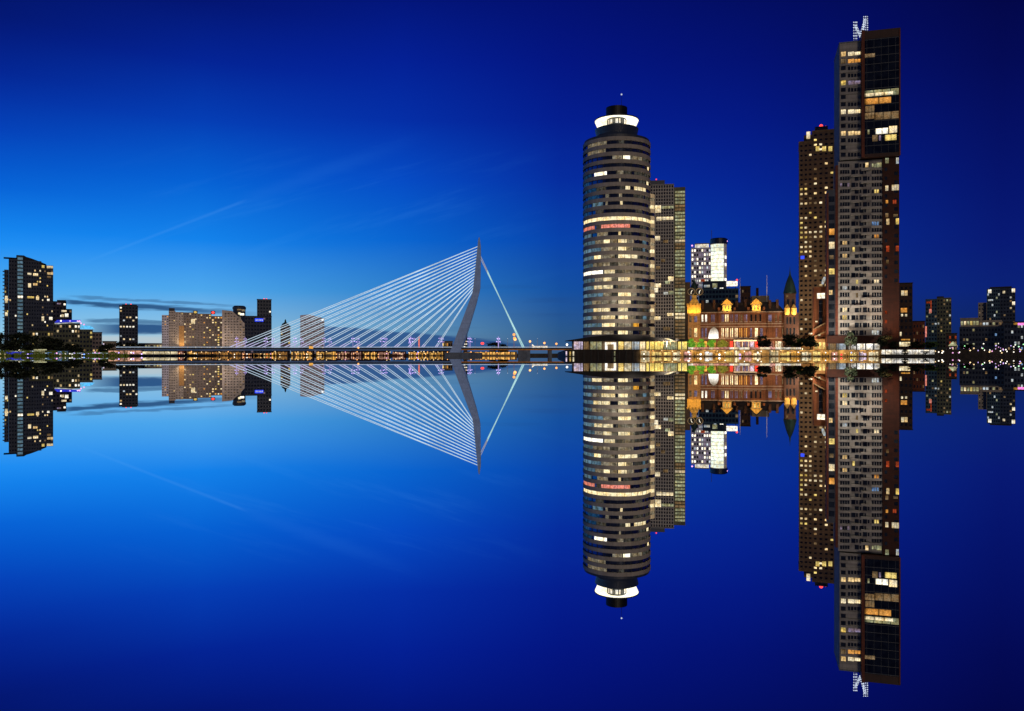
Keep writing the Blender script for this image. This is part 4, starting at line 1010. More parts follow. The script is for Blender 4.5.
F, t_ = simple(119.2, 138, 306, 1130, 'tower_black', 15, 6, 'slim_tower', 'slim black tower standing alone against the cloud bank', 'tower', 58, .17, ['lit_white','lit_cream','lit_cool','lit_warm'])
b = MB(); b.box(F.x(122), F.x(137), 2, 12, F.z(306), F.z(304.4)); b.build('plant_room', 'dark_metal', t_)
beacon(t_, F.x(126), 4, F.z(304.4), r=.8, mast=.6); beacon(t_, F.x(131), 4, F.z(304.4), r=.8, mast=.6)

F, t_ = simple(138.5, 162, 343.6, 1180, 'stone_pale', 2, 8, 'station_hall', 'long low hall with a cream lit front beside the beige flats', 'building', 59, .7, ['shop_cream','shop_yellow','lit_greenish'])

Lb = ['lit_cream','lit_warm','lit_yellow','lit_orange','lit_dim']
F = Fr(192, 1230, 1.0, GL)
T = F.thing('beige_flats', 'wide beige flats made of joined blocks with a yellow and a red roof lamp', 'building')
facade(F, T, 161.8, 168.6, 315, None, 16, 'far_pale', 15, 3, .6, .4, seed=61, plit=.05, lits=Lb, dark='glass_far')
facade(F, T, 168.7, 175.4, 311, None, 18, 'far_beige', 16, 3, .6, .4, seed=62, plit=.04, lits=Lb, dark='glass_far', y0=-1)
facade(F, T, 175.5, 183.4, 312, None, 18, 'far_beige', 16, 3, .35, .4, seed=63, plit=.1, lits=Lb, dark='glass_far', y0=-.4)
facade(F, T, 183.5, 197, 312.4, None, 18, 'far_beige_dark', 16, 5, .55, .45, seed=64, plit=.18, lits=Lb, dark='glass_far', y0=.2)
facade(F, T, 197.1, 211.4, 313.6, None, 18, 'far_beige_dark', 16, 5, .5, .45, seed=65, plit=.26, lits=Lb, dark='glass_far', y0=-.3)
facade(F, T, 211.5, 222.6, 316, None, 18, 'far_beige_dark', 15, 4, .55, .5, seed=66, plit=.42, lits=Lb, dark='glass_far', y0=-.8)
b = MB(); b.box(F.x(168.9), F.x(174.6), 2, 12, F.z(311), F.z(308.4)); b.build('plant_room', 'tower_black', T)
b = MB(); b.box(F.x(179), F.x(184.2), -1.2, -.6, 0, F.z(326)); b.build('lit_pier', 'floodlit_brown', T)
for px, m_ in ((195.4, 'bulb_warm'), (213, 'bulb_red')):
    b = MB(); b.box(F.x(px-2.2), F.x(px+2.2), -.6, 2, F.z(313.8), F.z(310.6)); s_ = b.build('roof_housing', 'dark_metal', T)
    b = MB(); b.ball((F.x(px), -1.6, F.z(312.2)), 2.3, 10, 8, .8); b.build('roof_lamp', 'lit_yellow' if m_ == 'bulb_warm' else 'bulb_red', s_)
F.rect(T, 191, 195, 319, 324, 'lit_cream', y=-.2)

F = Fr(234, 1205, 1.0, GL)
T = F.thing('sloped_block', 'brown gridded block with a sloping shoulder under a dark round crown', 'tower')
b = MB(); b.profile([(F.x(222),0),(F.x(246),0),(F.x(246),F.z(325)),(F.x(240),F.z(318)),(F.x(232),F.z(311)),(F.x(222),F.z(310.2))], 0, 16); b.build('wall', 'far_beige', T)
rr = random.Random(9)
for r in range(13):
    for c in range(7):
        px = 224.6+c*3; py = 313+r*2.7
        if px > 232 and py < 311+(px-232)*1.05+2: continue
        F.rect(T, px, px+1.8, py, py+1.3, 'lit_dim' if rr.random() < .12 else 'glass_far', y=-.05)
cr = MB(); cx = F.x(239.3); r_ = F.x(246.2)-cx
cr.lathe([(r_*.92, 0), (r_*.92, F.z(309)), (r_, F.z(308.4)), (r_, F.z(306.6)), (r_*.75, F.z(305.2)), (.1, F.z(305))], cx, 14, 28); cr.build('crown', 'tower_black', T)
for a, b_, py, m_ in ((-20,20,308.6,'lit_dim'),(24,60,309.6,'arc_dim'),(5,48,313.6,'arc_white'),(-10,10,312.8,'arc_cream'),(-5,14,317,'arc_dim'),(0,30,324,'arc_cream'),(-6,6,320,'arc_white')):
    o = MB(); z_ = F.z(py); vs = MB()
    arc(vs, r_*.92, r_*.92+.3, deg(a), deg(b_), z_-2, z_+1, 4); q = vs.build('crown_window', m_, T); q.location = (cx, 14, 0)
F, t_ = simple(244.6, 271.6, 316.4, 1160, 'far_blue', 10, 9, 'blue_block', 'navy glass block with a glowing blue sign', 'building', 71, .015, ['lit_lilac'], dark='glass_blue')
b = MB(); b.box(F.x(254.8), F.x(263.4), -.8, -.2, F.z(321.6), F.z(318.4)); b.build('sign', 'blue_sign', t_)
b = MB()
for k in range(5): b.box(F.x(255.8+k*1.5), F.x(256.7+k*1.5), -.95, -.8, F.z(320.8), F.z(319.4))
b.build('sign_lettering', 'lit_cool', t_)
F, t_ = simple(257, 271.4, 299.6, 1260, 'tower_black', 16, 5, 'office_tower', 'tall slim black tower behind the navy block, red lamps on top', 'tower', 72, .10, ['lit_cream','lit_warm','lit_orange','lit_white'])
for px in (264, 266.6): beacon(t_, F.x(px), 4, F.z(299.2), 'bulb_red', .9, .9)
F, t_ = simple(280.4, 290.4, 326.6, 1300, 'far_beige_dark', 6, 4, 'domed_block', 'small block with a pyramid roof and lantern behind the cables', 'building', 73, .1, Lb)
b = MB(); b.lathe([(F.x(290)-F.x(285.4), F.z(326.4)), (F.x(288.6)-F.x(285.4), F.z(323.6)), (1.4, F.z(322)), (1.4, F.z(320.6)), (.3, F.z(319))], F.x(285.4), 7, 8); b.build('pyramid_roof', 'copper', t_)
F, t_ = simple(300.2, 324.4, 318.4, 1270, 'far_pale', 15, 8, 'slab_tower', 'pale slab block with a sloping roofline seen through the cables', 'building', 74, .02, ['lit_cream'], .8, .4, dark='glass_far')
b = MB(); b.profile([(F.x(300.2),F.z(318.4)),(F.x(323.8),F.z(318.4)),(F.x(323.8),F.z(318.2)),(F.x(309),F.z(314.4)),(F.x(300.2),F.z(315.4))], .2, 13); b.build('sloped_top', 'far_pale', t_)
MB().ball((F.x(322.6), -1, F.z(319.8)), 1.6).build('corner_lamp', 'bulb_white', t_)
F, t_ = simple(463.4, 467.4, 334.4, 1220, 'tower_black', 7, 2, 'striped_tower', 'small dark tower with stacked lit floors just behind the pylon', 'tower', 75, .8, ['lit_cream','lit_white'], .8, .4, 8)
F, t_ = simple(442, 452.6, 341.4, 1220, 'stone_sand', 2, 5, 'bank_house', 'sandy bank house with lit windows left of the pylon', 'house', 76, .5, Lb, .6, .5, 8)

# low houses along the far quay, under the bridge
kinds = [('far_gold','brick_brown'),('far_gold_dim','brick_tan'),('far_rose','brick_red'),('far_gold','stone_sand')]
words = ['gold lit', 'dimly lit amber', 'rose lit', 'bright gold']
rr = random.Random(17); px = 140.0; k = 0
rows_ = []
while px < 448:
    w_ = rr.uniform(7, 15); kd = rr.choice((0,0,1,2,3)); h_ = rr.uniform(350.9, 352.3)
    F = Fr(px+w_/2, 1190, 0, .3); t_ = F.thing('quay_house', '', 'house', 'low lit houses on the far quay under the bridge')
    b = MB(); b.box(F.x(px), F.x(px+w_-.8), 0, 9, 0, F.z(h_)); b.build('wall', kinds[kd][1], t_)
    b = MB(); xm = (F.x(px)+F.x(px+w_-.8))/2; zr = F.z(h_)
    b.add([(F.x(px)-.4,-.5,zr),(F.x(px+w_-.8)+.4,-.5,zr),(F.x(px+w_-.8)+.4,9.5,zr),(F.x(px)-.4,9.5,zr),(F.x(px)-.4,4.5,zr+1.6),(F.x(px+w_-.8)+.4,4.5,zr+1.6)], [(0,1,5,4),(2,3,4,5),(0,4,3),(1,2,5)]); b.build('roof', 'roof_dark', t_)
    n = int(w_/1.7)
    for j in range(n):
        a = px+.3+j*(w_-1.2)/n
        if rr.random() < .97:
            hh = rr.choice([1.6, 2.6, 3.2]); y0_ = rr.uniform(351.8, 353.0)
            F.rect(t_, a, a+(w_-1.2)/n*rr.uniform(.45,.85), y0_, min(355.3, y0_+hh), kinds[kd][0], y=-.15)
    rows_.append((t_, kd, px)); px += w_+rr.choice((0, 0, 0, 2.5)); k += 1
land = [(150,'the station hall'),(192,'the beige flats'),(234,'the sloped brown block'),(258,'the navy block'),(286,'the pyramid roof'),(312,'the pale slab'),(350,'the middle cables'),(400,'the inner cables'),(436,'the pylon foot')]
seen = {}
ordw = ['first','second','third','fourth','fifth','sixth']
for t_, kd, px in rows_:
    nm = min(land, key=lambda q: abs(q[0]-px-5))[1]; key = nm; seen[key] = seen.get(key, 0)+1
    t_['label'] = '%s house on the far quay below %s, %s from left' % (words[kd], nm, ordw[seen[key]-1])

# ------------------------------------------------------------------ cable-stayed bridge
BD = 965.0
def bx(px, y=BD): return (px-CX)/FP*y
def bz(py, y=BD): return CH+(CY-py)/FP*y
O = Vector((bx(458), BD, 0))
BR = thing('cable_stayed_bridge', 'white cable-stayed bridge with one bent leaning pylon over the river', 'bridge', O)
def L(px, py, dy=0): return (bx(px)-O.x, dy, bz(py))
b = MB(); b.box(bx(96)-O.x, bx(640)-O.x, -16, 16, bz(349.2), bz(347.9)); b.build('deck', 'bridge_deck', BR)
b = MB(); b.box(bx(96)-O.x, bx(462)-O.x, -11, 11, bz(350.6), bz(349.25)); b.build('girder', 'bridge_steel', BR)
b = MB(); b.box(bx(462)-O.x+.1, bx(640)-O.x, -13, 13, bz(350.1), bz(349.25)); b.build('approach_girder', 'deck_glow', BR)
for dy_, nm in ((-16.1, 0), (16.1, 1)):
    b = MB(); b.box(bx(96)-O.x, bx(640)-O.x, dy_-.12, dy_+.12, bz(347.3), bz(346.9))
    for k in range(136):
        x = bx(96)-O.x+k*4.85; b.box(x-.06, x+.06, dy_-.06, dy_+.06, bz(347.9), bz(347.3))
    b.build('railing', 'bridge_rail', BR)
# pylon: two legs that lean back, meet and bend upright
lo = [(457.6, 352.5, 10.2), (457.4, 347.8, 14)]
def seg(bm, c):
    """a faceted leg through stations (left px, right px, y px, offset across the deck, half thickness)"""
    vs = []
    for l, r, y, off, th in c: vs += [(bx(l)-O.x, off-th, bz(y)), (bx(r)-O.x, off-th, bz(y)), (bx(r)-O.x, off+th, bz(y)), (bx(l)-O.x, off+th, bz(y))]
    fs = [(0,3,2,1)]; n = len(c)
    for i in range(n-1):
        for k in range(4): fs.append((i*4+k, i*4+(k+1)%4, i*4+4+(k+1)%4, i*4+4+k))
    fs.append(tuple(4*(n-1)+k for k in range(4))); bm.add(vs, fs)
for sgn in (-1, 1):
    b = MB(); seg(b, [(448.6, 460.2, 356.2, sgn*17.5, 3.2), (453.2, 462.4, 347.4, sgn*15.5, 2.8), (460.4, 469.2, 327, sgn*9.6, 2.5), (468.6, 476.4, 304, sgn*4.0, 2.2), (472.6, 479.2, 293, sgn*2.2, 2.2)])
    b.build('pylon_leg', 'bridge_steel', BR)
b = MB(); seg(b, [(472.5, 479.3, 293.2, 0, 4.3), (473.4, 480.4, 287.5, 0, 3.6), (475, 480.6, 272, 0, 2.8), (476.6, 481, 256, 0, 2.2), (477.6, 480.8, 246, 0, 1.6), (478.2, 480, 240, 0, 1.0), (478.8, 479.6, 237.4, 0, .5)])
b.build('pylon_head', 'bridge_steel', BR)
b = MB(); b.prism([(bx(446)-O.x,-22),(bx(470)-O.x,-22),(bx(482)-O.x,-12),(bx(482)-O.x,12),(bx(470)-O.x,22),(bx(446)-O.x,22)], -2, bz(352.6)); b.build('pylon_pier', 'pier_concrete', BR)
NC = 16
for k in range(NC):
    q = k/(NC-1)
    top_y = 246.4+(290.5-246.4)*q; top_x = 478.0+(473.2-478.0)*q**1.3
    dk = 232.5+(436-232.5)*q
    for sgn in (-1, 1):
        p0 = Vector((bx(dk)-O.x, sgn*10, bz(347.2))); p1 = Vector((bx(top_x)-O.x, sgn*(.4+1.4*q), bz(top_y)))
        pm = p0.lerp(p1, .045)
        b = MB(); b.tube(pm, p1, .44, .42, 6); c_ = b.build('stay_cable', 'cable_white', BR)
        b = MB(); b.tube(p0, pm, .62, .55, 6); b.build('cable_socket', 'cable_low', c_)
for sgn in (-1, 1):
    for j in (0, 1):
        p1 = Vector((bx(480.6)-O.x, sgn*1.4, bz(256+j*3))); p0 = Vector((bx(522.6+j*1.6)-O.x, sgn*11, bz(347.6)))
        pm = p1.lerp(p0, .16)
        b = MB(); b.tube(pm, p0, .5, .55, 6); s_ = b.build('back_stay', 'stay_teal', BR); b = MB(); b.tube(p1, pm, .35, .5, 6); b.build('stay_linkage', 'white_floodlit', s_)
b = MB(); b.box(bx(518)-O.x, bx(530)-O.x, -15, 15, 0, bz(350.15)); b.build('anchor_pier', 'pier_concrete', BR)
for px in (143, 548, 590, 622):
    b = MB(); b.box(bx(px)-O.x, bx(px+3.4)-O.x, -12, 12, -2, bz(350.7 if px < 460 else 350.15)); b.build('pier', 'pier_concrete', BR)
MB().box(bx(312.6)-O.x, bx(316.4)-O.x, -17, -16.3, bz(348.8), bz(346.4)).build('warning_sign', 'shop_orange', BR)
MB().ball((bx(361)-O.x, -16.6, bz(347.9)), 1.1).build('navigation_lamp', 'bulb_sodium', BR)

# violet lamps in pairs along the deck
def bridge_lamp():
    r = thing('bridge_lamp', 'tall violet lamp with crossed arms on the bridge deck', 'street lamp', (0,0,0), 0, 'violet lamps along the bridge deck')
    b = MB(); b.tube((0,0,0), (0,0,13.6), .3, .24); b.build('pole', 'violet_pole_glow', r)
    b = MB(); b.tube((-1.9,0,7.6), (1.9,0,7.6), .2); b.tube((-1.3,0,11.2), (1.3,0,11.2), .2); b.build('arm', 'violet_pole_glow', r)
    for x, z in ((-1.9,7.5),(1.9,7.5),(-1.3,11.1),(1.3,11.1)):
        b = MB(); b.ball((x,0,z), .52); b.build('lamp_head', 'bulb_violet', r)
    return r
proto = bridge_lamp(); first = True
zd = bz(347.9)
for st in range(10):
    px = 241+st*28.6
    for dy_ in (-15, 15):
        o = proto if first else copy_tree(proto); first = False
        o.location = (bx(px), BD+dy_, zd)

# tall sodium mast and lamps on the approach
def mast(name, label, px, py, D, m_, heads, r, g, group=None, cat='street lamp', z0=None):
    p = at(px, py, D); o = thing(name, label, cat, (p.x, p.y, g), 0, group); h = p.z-g
    MB().tube((0,0,0), (0,0,h), .3, .2).build('pole', 'deck_glow', o)
    for dx_, dz_ in heads: MB().ball((dx_, 0, h+dz_), r).build('lamp_head', m_, o)
    return o
mast('light_mast', 'tall mast with two stacked orange lamps near the back stay', 514, 334.6, 940, 'bulb_sodium', ((0,0),(.6,-4.2),(1.2,-5.6)), 1.7, zd)
mast('street_lamp', 'orange lamp left of the white approach wall behind the back stay', 530, 341.4, 955, 'bulb_sodium', ((0,0),), 1.3, zd)
mast('street_lamp', 'orange lamp at the right end of the white approach wall', 544.4, 343, 955, 'bulb_sodium', ((0,0),), 1.3, zd)
mast('street_lamp', 'orange lamp between the approach wall and the pier hall', 556.4, 343.8, 955, 'bulb_sodium', ((0,0),), 1.3, zd)
mast('street_lamp', 'white lamp nearest the pier hall canopy', 567, 344.6, 955, 'bulb_white', ((0,0),), 1.3, zd)
for px, lb in ((475, 'thin pale pole just right of the pylon'), (507.6, 'thin pale pole left of the tall orange mast'), (537.4, 'pale pole standing on the approach wall')):
    p = at(px, 338.5, 955); o = thing('deck_pole', lb, 'pole', (p.x, p.y, zd)); MB().tube((0,0,0),(0,0,p.z-zd), .22, .16).build('pole', 'white_paint', o)
    MB().ball((0,0,p.z-zd), .35).build('pole_lamp', 'bulb_star', o)
o = thing('approach_wall', 'low bright white wall on the bridge approach', 'wall', (bx(539), BD-17, zd)); MB().box(bx(531.6)-bx(539), bx(547)-bx(539), 0, .5, 0, 2.2).build('wall', 'shop_white', o)
MB().profile([(bx(531.6)-bx(539), 2.2), (bx(534)-bx(539), 2.2), (bx(531.6)-bx(539), 4.4)], 0, .5).build('gusset', 'shop_white', o)
p = at(482.4, 343.4, 1000); o = thing('signal_board', 'small red illuminated board on the bridge road', 'sign', (p.x, p.y, zd)); MB().ball((0,0,p.z-zd), 2.2, 10, 6, .7).build('board', 'bulb_red', o); MB().tube((0,0,0),(0,0,p.z-zd), .15).build('post', 'dark_metal', o)
for px, lb in ((419, 'slim red lit pylon beside the inner cables'),):
    p = at(px, 336.6, 1000); o = thing('advert_column', lb, 'sign', (p.x, p.y, zd)); MB().box(-.9,.9,-.5,.5,0,p.z-zd).build('panel', 'red_cloth', o); MB().box(-.7,.7,-.6,-.5,2,p.z-zd-2).build('light_strip', 'arc_red', o)
p = at(410, 338, 1000); o = thing('lit_cross', 'white crossed light sculpture beside the inner cables', 'sculpture', (p.x, p.y, zd)); b = MB(); b.tube((-1.6,0,6),(1.2,0,p.z-zd+2), .35); b.tube((1.4,0,5),(-1.8,0,p.z-zd), .35); b.tube((0,0,0),(0,0,8),.2); b.build('light_tubes', 'bulb_violet', o)

# lit walls of the far quay
def quay(name, label, px0, px1, D, pyt, mw, g=0, panels=(), seed=0):
    F = Fr((px0+px1)/2, D, 0, 0); t_ = F.thing(name, label, 'quay wall')
    b = MB(); b.box(F.x(px0), F.x(px1), 0, 3, -1, F.z(pyt+.25)); b.build('wall', mw, t_)
    b = MB(); b.box(F.x(px0), F.x(px1), -.25, 3, F.z(pyt+.25), F.z(pyt)); b.build('coping', 'coping', t_)
    return F, t_
F, t_ = quay('quay_wall', 'far quay wall glowing orange between the pylon and the back stay', 463, 517, 1150, 351.6, 'stone_sand')
rr = random.Random(5)
for k in range(20): a = 464+k*2.6; F.rect(t_, a, a+rr.uniform(1,2.3), 352+rr.uniform(0,.6), 354.6, rr.choice(['far_gold','far_gold','far_gold_dim']), y=-.4, name='glow_patch')  # orange lamp light on the wall painted as glowing panels
# ------------------------------------------------------------------ quays of the pier
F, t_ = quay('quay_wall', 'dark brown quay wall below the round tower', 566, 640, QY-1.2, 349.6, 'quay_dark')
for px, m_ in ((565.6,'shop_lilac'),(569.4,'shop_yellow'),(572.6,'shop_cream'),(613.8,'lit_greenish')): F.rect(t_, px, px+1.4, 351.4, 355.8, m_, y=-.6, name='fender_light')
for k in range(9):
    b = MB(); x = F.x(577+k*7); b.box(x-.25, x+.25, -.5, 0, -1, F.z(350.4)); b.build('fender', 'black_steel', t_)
F2, t2 = quay('quay_wall', 'stone quay wall in front of the hotel, lit by added spots', 640.2, 884, QY-1.2, 349.7, 'quay_stone')
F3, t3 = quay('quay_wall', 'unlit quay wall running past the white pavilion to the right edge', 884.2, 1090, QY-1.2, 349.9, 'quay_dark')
# landing stage with lanterns, and glow boxes added for the glitter of quay lights
st = thing('landing_stage', 'long low timber landing stage below the lit quay wall', 'jetty', (at(762,355,333.5).x, 333.5, 0))
b = MB(); b.box(at(644,355,333.5).x-st.location.x, at(882,355,333.5).x-st.location.x, -2.4, 4.6, .06, .16); b.build('planking', 'stone_sand', st)
for k in range(26):
    x = at(646,355,333.5).x-st.location.x+k*3.95
    b = MB(); b.tube((x,-2.6,-1.5),(x,-2.6,.75), .14); b.build('pile', 'black_steel', st)
ki = [(641,650,'shop_cream','cream lit kiosk at the left end of the landing stage'),(652,662,'shop_yellow','bright yellow lit kiosk left of the green trees'),(664,671,'shop_yellow','small yellow lit kiosk below the gridded tower'),(673,681,'shop_cream','cream lit kiosk below the gridded tower strip'),
      (684,692,'shop_pink','pink lit kiosk below the clock turret'),(694,703,'shop_orange','orange lit kiosk below the first green tree'),(705,713,'shop_white','white lit kiosk below the bright hotel bay'),(715,723,'shop_orange','orange lit kiosk below the amber tree'),(726,733,'shop_yellow','yellow lit kiosk below the left gold gable'),
      (735,740,'shop_cream','narrow cream kiosk left of the violet lantern'),(745,752,'shop_pink','pink lit kiosk right of the violet lantern'),(754,761,'shop_cream','cream lit kiosk below the right gold gable'),(770,779,'shop_cream','cream kiosk right of the dark round tree'),(781,790,'shop_yellow','yellow kiosk below the green spire'),
      (791,800,'shop_orange','orange kiosk below the sandy tower corner'),(802,812,'shop_cream','cream kiosk below the sandy tower'),(814,821,'shop_yellow','yellow kiosk below the brick annex'),(823,829,'shop_orange','small orange kiosk at the annex edge'),(832,838,'shop_pink','dim pink kiosk left of the red buoy lamp'),
      (850,857,'shop_yellow','yellow kiosk below the left end of the bright shops'),(860,867,'shop_lilac','lilac kiosk below the bright shops'),(870,879,'shop_cream','cream kiosk by the white pavilion')]
rr = random.Random(77)
for p0, p1, m_, lb in ki:
    F = Fr((p0+p1)/2, 335.2, 0, .16); t_ = F.thing('glowbox', lb, 'glowbox', 'added glow boxes on the landing stage'); a, b_ = F.x(p0), F.x(p1); h_ = rr.uniform(1.8, 2.5)
    b = MB(); b.box(a, b_, 0, 1.8, h_, h_+.14); b.build('roof', 'roof_dark', t_)
    b = MB(); b.box(a+.1, b_-.1, .3, 1.6, 0, .25); b.build('counter', 'stone_sand', t_)
    n = max(2, int((b_-a)/1.2))
    for j in range(n):
        u = a+.12+(b_-a-.24)*j/n; pane(t_, 'window', u+.05, u+(b_-a-.24)/n-.05, .32, .02+rr.uniform(0,.3), h_-rr.uniform(0,.7), m_, 1.2)
        b = MB(); b.box(u-.06, u+.06, .2, .3, 0, h_); b.build('post', 'dark_metal', t_)
def lantern(name, m_, r, h):
    o = thing(name, '', 'lamp'); MB().tube((0,0,0),(0,0,h-r), .05).build('post', 'dark_metal', o); MB().ball((0,0,h), r).build('globe', m_, o); return o
kinds = {'w':('bulb_white','small white globe lamp on the landing stage','white globe lamps on the landing stage'),'y':('bulb_warm','small warm globe lamp on the landing stage','warm globe lamps on the landing stage'),
         'o':('bulb_sodium','small orange globe lamp on the landing stage','orange globe lamps on the landing stage')}
protos = {}
def put_lantern(k, x, y, z, h):
    m_, lb, gp = kinds[k]
    if k not in protos: o = protos[k] = lantern('lantern', m_, .25, h)
    else: o = copy_tree(protos[k])
    tag(o, lb, 'lamp', gp); o.location = (x, y, z); q_ = rr.uniform(.6, 1.25); o.scale = (q_, q_, 1)
for k in range(26):
    px = 644+k*9.1+rr.uniform(-1.2,1.2); D = 331.6+rr.uniform(0,3)
    q = rr.choices('wyo', (3,5,1.6))[0]
    if k == 0: q = 'w'
    p = at(px, 350, D); put_lantern(q, p.x, D, .16+rr.uniform(-.7,1.2), 1.2)
for px, py, m_, r, lb in ((740, 354.6, 'bulb_violet', .8, 'large violet lantern in front of the hotel entrance'),(841.4, 354.6, 'bulb_red', .75, 'large red lantern below the tall tower'),(688.6, 352, 'bulb_white', .8, 'large white lantern below the clock turret'),(757.8, 352.6, 'bulb_white', .7, 'large white lantern below the dark round tree'),
                         (851.4, 352.6, 'bulb_blue', .5, 'small blue lantern below the tree by the shops'),(700.6, 354.2, 'bulb_white', .85, 'large white lantern below the second green tree'),(719.4, 354.6, 'bulb_white', .8, 'large white lantern below the amber tree')):
    p = at(px, py, 330.8); o = thing('lantern', lb, 'lamp', (p.x, 330.8, 0)); MB().tube((0,0,-.5),(0,0,p.z), .07).build('post', 'dark_metal', o); MB().ball((0,0,p.z), r*.55).build('globe', m_, o)

bal = thing('glow_balustrade', 'added glowing balustrade standing in for the lit quay edge by the hotel', 'railing', (at(742,350,344).x, 344, GR))  # glowing panels added in place of the lit promenade edge
x0 = at(688,350,344).x-bal.location.x; x1 = at(801,350,344).x-bal.location.x; n = 22
for j in range(n):
    u = x0+(x1-x0)*j/n; pane(bal, 'glass_panel', u+.06, u+(x1-x0)/n-.06, 0, .12, .98, rr.choice(['shop_cream','shop_cream','shop_white','shop_pink']), .06)
b = MB(); b.box(x0, x1, -.05, .1, .98, 1.06)
b.build('handrail', 'grey_metal', bal)

# white pavilion on the water at the right
F = Fr(910, 334, .1, .3)
V = F.thing('glass_pavilion', 'long low white glowing pavilion boat moored below the tall tower', 'pavilion')
a, b_ = F.x(885.6), F.x(934.6)
b = MB(); b.profile([(a-.2,-.6),(b_+.2,-.6),(b_+1,.55),(a-1,.55)], -1.4, 7); b.build('hull', 'black_steel', V)
n = 9
for j in range(n):
    u = a+(b_-a)*j/n; pane(V, 'window', u+.08, u+(b_-a)/n-.08, 0, .62, 2.45, 'shop_white', 4)
    b = MB(); b.box(u-.07, u+.07, -.12, .1, .55, 2.5); b.build('post', 'dark_metal', V)
b = MB(); b.box(a-.5, b_+.5, -.6, 6, 2.5, 2.75); b.build('roof', 'roof_dark', V)
b = MB(); b.box(a, b_, 4.2, 6, .55, 2.5); b.build('back_wall', 'white_paint', V)

# coloured promenade lamps at the right
rr = random.Random(90)
colors = {'white':'bulb_white','pink':'bulb_pink','warm':'bulb_warm','violet':'bulb_violet','green':'bulb_green'}
pl = {}
for k in range(58):
    c = rr.choices(list(colors), (4,3,4,3,.8))[0]; px = rr.uniform(934, 1034); py = rr.choice([rr.uniform(343,349), rr.uniform(349.4,353), rr.uniform(346,350)]); D = rr.uniform(344, 470)
    if py > 349.6: D = 337.2
    p = at(px, py, D); g = GR if py <= 349.6 else 0
    if c not in pl:
        o = pl[c] = thing('street_lamp', '', 'street lamp'); MB().tube((0,0,-3.4),(0,0,-.3), .06).build('pole', 'dark_metal', o); MB().ball((0,0,0), .27).build('globe', colors[c], o)
    else: o = copy_tree(pl[c])
    tag(o, '%s street lamp on the busy quay at the right edge' % c, 'street lamp', '%s lamps on the quay at the right edge' % c)
    o.location = p; q_ = rr.uniform(.55, 1.15); o.scale = (q_, q_, 1)
p = at(956.8, 334, 345); o = thing('flagpole', 'tall thin flagpole right of the small corner house', 'flagpole', (p.x, p.y, GR)); MB().tube((0,0,0),(0,0,p.z-GR), .14, .07).build('pole', 'grey_metal', o); MB().ball((0,0,p.z-GR), .16).build('finial', 'grey_metal', o)
p = at(953, 346.5, 350); o = thing('market_tent', 'small yellow-green lit tent near the flagpole', 'tent', (p.x, p.y, GR)); MB().lathe([(1.9,1.7),(1.5,2.3),(.2,3.6)],0,0,8).build('canopy', 'lit_greenish', o)
b = MB()
for a in range(4): b.tube((1.7*math.cos(a*PI/2),1.7*math.sin(a*PI/2),0),(1.7*math.cos(a*PI/2),1.7*math.sin(a*PI/2),1.8), .06)
b.build('frame', 'grey_metal', o)

# lamps and light specks under the far deck and on the left bank
bl = {}
def bank_lamp(c, px, py, D, r=.75, where='far quay under the bridge'):
    p = at(px, py, D); key = (c, where)
    if key not in bl:
        o = bl[key] = thing('bank_lamp', '', 'street lamp'); MB().tube((0,0,-3),(0,0,-.3), .1).build('pole', 'dark_metal', o); MB().ball((0,0,0), r).build('globe', 'bulb_'+c, o)
    else: o = copy_tree(bl[key])
    wd = {'warm':'warm','white':'white','sodium':'orange','violet':'violet','pink':'pink','blue':'blue','red':'red','green':'green'}[c]
    tag(o, '%s lamp on the %s' % (wd, where), 'street lamp', '%s lamps on the %s' % (wd, where)); o.location = p
rr = random.Random(123)
for k in range(96):
    c = rr.choices(('warm','sodium','white','pink','red','blue'), (6,6,2,1.4,.6,.4))[0]
    bank_lamp(c, rr.uniform(140, 452), rr.uniform(351.4, 354.8), 1190)
for px in (466, 471, 476, 481, 486, 491, 497, 503, 509): bank_lamp('sodium', px, 352.4+rr.uniform(-.4,.6), 1140, .8)
for k in range(18): bank_lamp(rr.choice(('violet','white','pink','violet')), 55+k*5+rr.uniform(-2,2), 353.6+rr.uniform(-1.2,1.2), 796, .75, 'near left bank')
for px, c in ((0.6,'warm'),(25,'white'),(28,'violet'),(60,'white'),(72,'white'),(84,'blue'),(82,'white'),(5,'warm')): bank_lamp(c, px, 354.4, 795, .9, 'near left bank')
# covered landing halls on the left bank
def hall(px0, px1, pyt, label, m_, roofm):
    F = Fr((px0+px1)/2, 797, .2, 2.2); t_ = F.thing('riverside_hall', label, 'pavilion'); a, b_ = F.x(px0), F.x(px1)
    b = MB(); b.box(a, b_, 0, 8, F.z(pyt+1), F.z(pyt)); b.build('roof', roofm, t_)
    n = 6
    for j in range(n): u = a+(b_-a)*j/n; pane(t_, 'window', u+.2, u+(b_-a)/n-.2, .6, F.z(354.2), F.z(pyt+1), m_, 4)
    for j in range(n+1): u = a+(b_-a)*j/n; b = MB(); b.box(u-.15,u+.15,.1,.5,-2,F.z(pyt+1)); b.build('post','dark_metal',t_)
hall(6, 33, 350.8, 'riverside hall with a long pale blue roof line at the far left', 'blue_wash', 'lit_cool')
hall(33.6, 43, 349.2, 'small greenish white lit hall next to the blue one', 'lit_greenish', 'lit_greenish')
hall(47, 66, 350.4, 'dim teal hall under the dark trees', 'lit_blue', 'tower_teal')
hall(108, 141, 349.8, 'rose and cream lit hall at the end of the near bank', 'far_rose', 'stone_sand')
hall(142, 176, 350.6, 'cream lit hall left of the beige flats', 'shop_cream', 'roof_dark')

